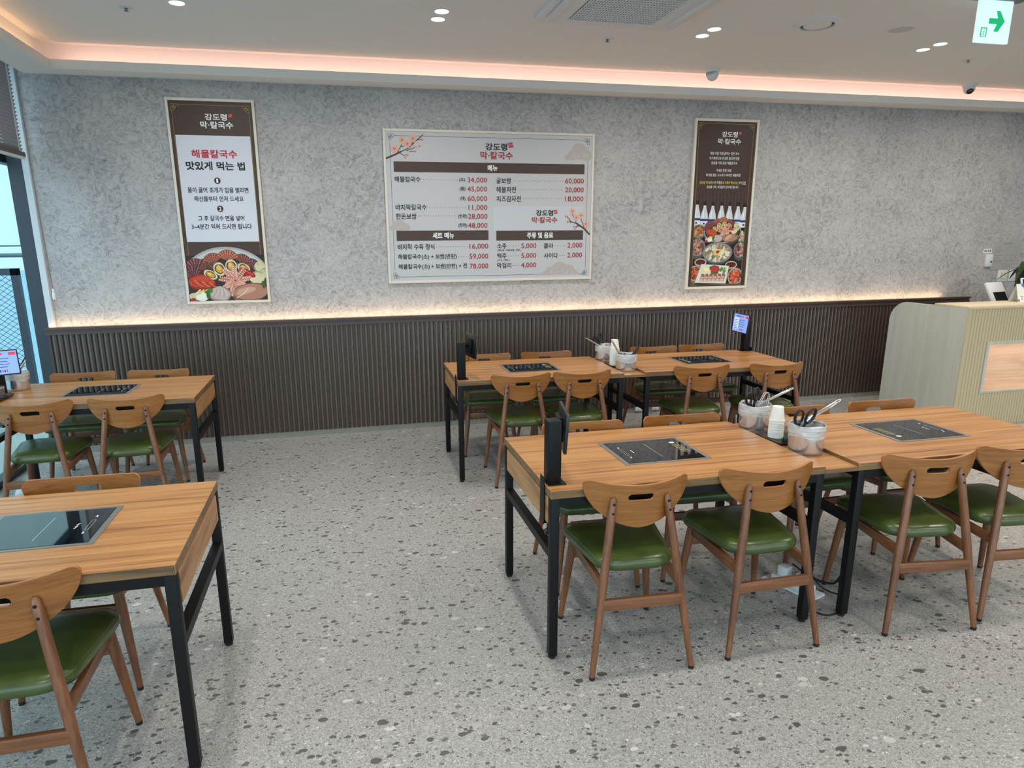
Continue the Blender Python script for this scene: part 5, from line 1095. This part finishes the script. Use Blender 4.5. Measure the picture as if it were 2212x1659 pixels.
G().box(-0.05, 0.05, -0.04, 0.08, 0, 0.008).build('stand_foot', WHITEP, ts, bevel=0.003); g = G(); g.bar((0, 0.06, 0.006), (0, 0.012, 0.10), 0.06, 0.008); g.build('stand_leg', WHITEP, ts)
# orchid
oc = thing('potted_orchid', 'potted orchid with dark leaves and a pale green bloom at the right photo edge', 'plant', (6.79, -0.68, 0.8505))
G().lathe([(0.001, 0), (0.075, 0.0), (0.105, 0.20), (0.115, 0.52), (0.10, 0.55), (0.09, 0.53), (0.001, 0.50)], 36).build('plant_pot', BLACKP, oc, smooth=0.7)
g = G()
for az, ln, up in ((PI+0.2, 0.22, 0.10), (PI-0.7, 0.26, 0.02), (0.3, 0.24, 0.06), (-0.8, 0.22, 0.10), (1.6, 0.2, 0.05), (PI+1.2, 0.18, 0.12)):
    n = 8; L_ = []
    for i in range(n+1):
        t = i/n; rr = ln*t; zz = 0.52+up*math.sin(PI*t)-0.10*t*t; w = 0.034*math.sin(PI*min(1, 0.12+t*0.88))+0.004
        c = Vector((rr*math.cos(az), rr*math.sin(az), zz)); sdv = Vector((-math.sin(az), math.cos(az), 0)); L_.append((c-sdv*w+Vector((0, 0, 0.006)), c, c+sdv*w+Vector((0, 0, 0.006))))
    g.add([p for q in L_ for p in q], [f for i in range(n) for f in ((3*i, 3*i+1, 3*i+4, 3*i+3), (3*i+1, 3*i+2, 3*i+5, 3*i+4))])
lf = g.build('leaf_cluster', LEAFM, oc, smooth=1.2)
sp_ = bez([(0, 0, 0.52), (0.02, -0.02, 0.75), (-0.05, -0.04, 0.92), (-0.17, -0.05, 0.93)]); g = G(); g.tube(sp_, 0.0035, 8); g.build('stem', LEAFM, oc, smooth=1.0)
for (x, y, z) in ((-0.16, -0.06, 0.90), (-0.09, -0.055, 0.93), (-0.03, -0.05, 0.90)):
    g = G()
    for k in range(5):
        a = 2*PI*k/5+0.3; c = Vector((x+0.026*math.cos(a), y, z+0.026*math.sin(a)))
        g.add([(c.x+0.024*math.cos(b), c.y-0.006*math.cos(2*b), c.z+0.024*math.sin(b)) for b in [2*PI*q/12 for q in range(12)]] + [(c.x, c.y-0.008, c.z)], [(q, (q+1) % 12, 12) for q in range(12)])
    g.lathe([(0.001, -0.008), (0.010, 0.0), (0.001, 0.008)], 10, c=(x, y-0.012, z)); g.build('flower', PETALM, oc, smooth=1.0, recalc=False)
# wall notices, thermostat and switches beside the counter
ns_ = thing('wall_notice', 'grey printed notice sheet on the wall above the light switches', 'notice', (7.36, WY-0.004, 1.335))
G().box(-0.19, 0.19, 0, 0.004, 0, 0.31).build('sheet', plain('grey_sheet', (172, 170, 166), noise=0.02, rough=0.6), ns_)
g = G(); letter(g, '시설안내도', -0.06, 0.06, 0.283, 0.022, -0.0006, None, 0.0)
for zz, a, b in ((0.245, -0.14, -0.09), (0.220, -0.165, -0.06), (0.205, -0.165, -0.04), (0.190, -0.165, -0.10), (0.155, -0.17, -0.03), (0.130, -0.15, -0.08), (0.105, -0.17, -0.05), (0.090, -0.17, -0.05), (0.060, -0.05, 0.15), (0.035, -0.02, 0.10)):
    for st in stroke([(a, zz), (b, zz)], 0.003): g.poly(st, -0.0005)
for q in ([(0.0, 0.095), (0.0, 0.245), (0.13, 0.245), (0.13, 0.095), (0.0, 0.095)], [(0.0, 0.16), (0.11, 0.16)], [(0.0, 0.10), (0.02, 0.10)]):
    for st in stroke(q, 0.002): g.poly(st, -0.0005)
for x, z in ((0.10, 0.215), (0.0, 0.15), (0.09, 0.15), (0.12, 0.14), (0.065, 0.13), (0.075, 0.10), (0.09, 0.10)): g.poly(circ(x, z, 0.004, 0.005, 8), -0.0006)
g.build('printed_plan', GREYPR, ns_, recalc=False)
st_ = thing('wall_sticker', 'small white sticker with dark green lettering above the thermostat', 'sticker', (7.098, WY-0.0015, 1.518))
G().box(-0.055, 0.055, 0, 0.0015, 0, 0.046).build('label_sheet', PAPER, st_)
g = G(); letter(g, '비상 조명', -0.045, 0.045, 0.023, 0.028, -0.0004, None, 0.03); g.build('lettering', GREENP, st_, recalc=False)
th = thing('thermostat', 'white thermostat box on the wall under the small sticker', 'thermostat', (7.115, WY, 1.37))
G().box(-0.042, 0.045, -0.028, 0, 0, 0.135).build('case', WHITEP, th, bevel=0.006); G().box(0.012, 0.035, -0.0286, -0.027, 0.045, 0.062).build('display', plain('display_blue', (60, 64, 110), rough=0.3), th)
for i, (x, lab) in enumerate(((7.352, 'white light switch plate under the notice, left of the pair'), (7.512, 'white light switch plate under the notice, right of the pair'))):
    s_ = thing('light_switch', lab, 'light switch', (x, WY, 1.205), 0, 'light switches')
    G().box(-0.066, 0.066, -0.008, 0, 0, 0.128).build('plate', WHITEP, s_, bevel=0.003)
    for c in (-1, 1):
        rk = G().box(c*0.022-0.019, c*0.022+0.019, -0.013, -0.008, 0.028, 0.100).build('rocker', WHITEP, s_, bevel=0.002)
        g = G()
        for q in range(3 if (i == 0 and c < 0) else 2): g.poly([(c*0.022-0.012, 0.083-q*0.025), (c*0.022+0.012, 0.083-q*0.025), (c*0.022+0.012, 0.096-q*0.025), (c*0.022-0.012, 0.096-q*0.025)], -0.0135)
        g.build('yellow_tag', YELLOWP, rk, recalc=False)
ot = thing('wall_outlet', 'small grey outlet cover on the wall behind the point-of-sale terminal', 'outlet', (7.29, WY, 1.115)); G().box(-0.03, 0.03, -0.02, 0, 0, 0.03).build('cover', WHITEP, ot, bevel=0.003)
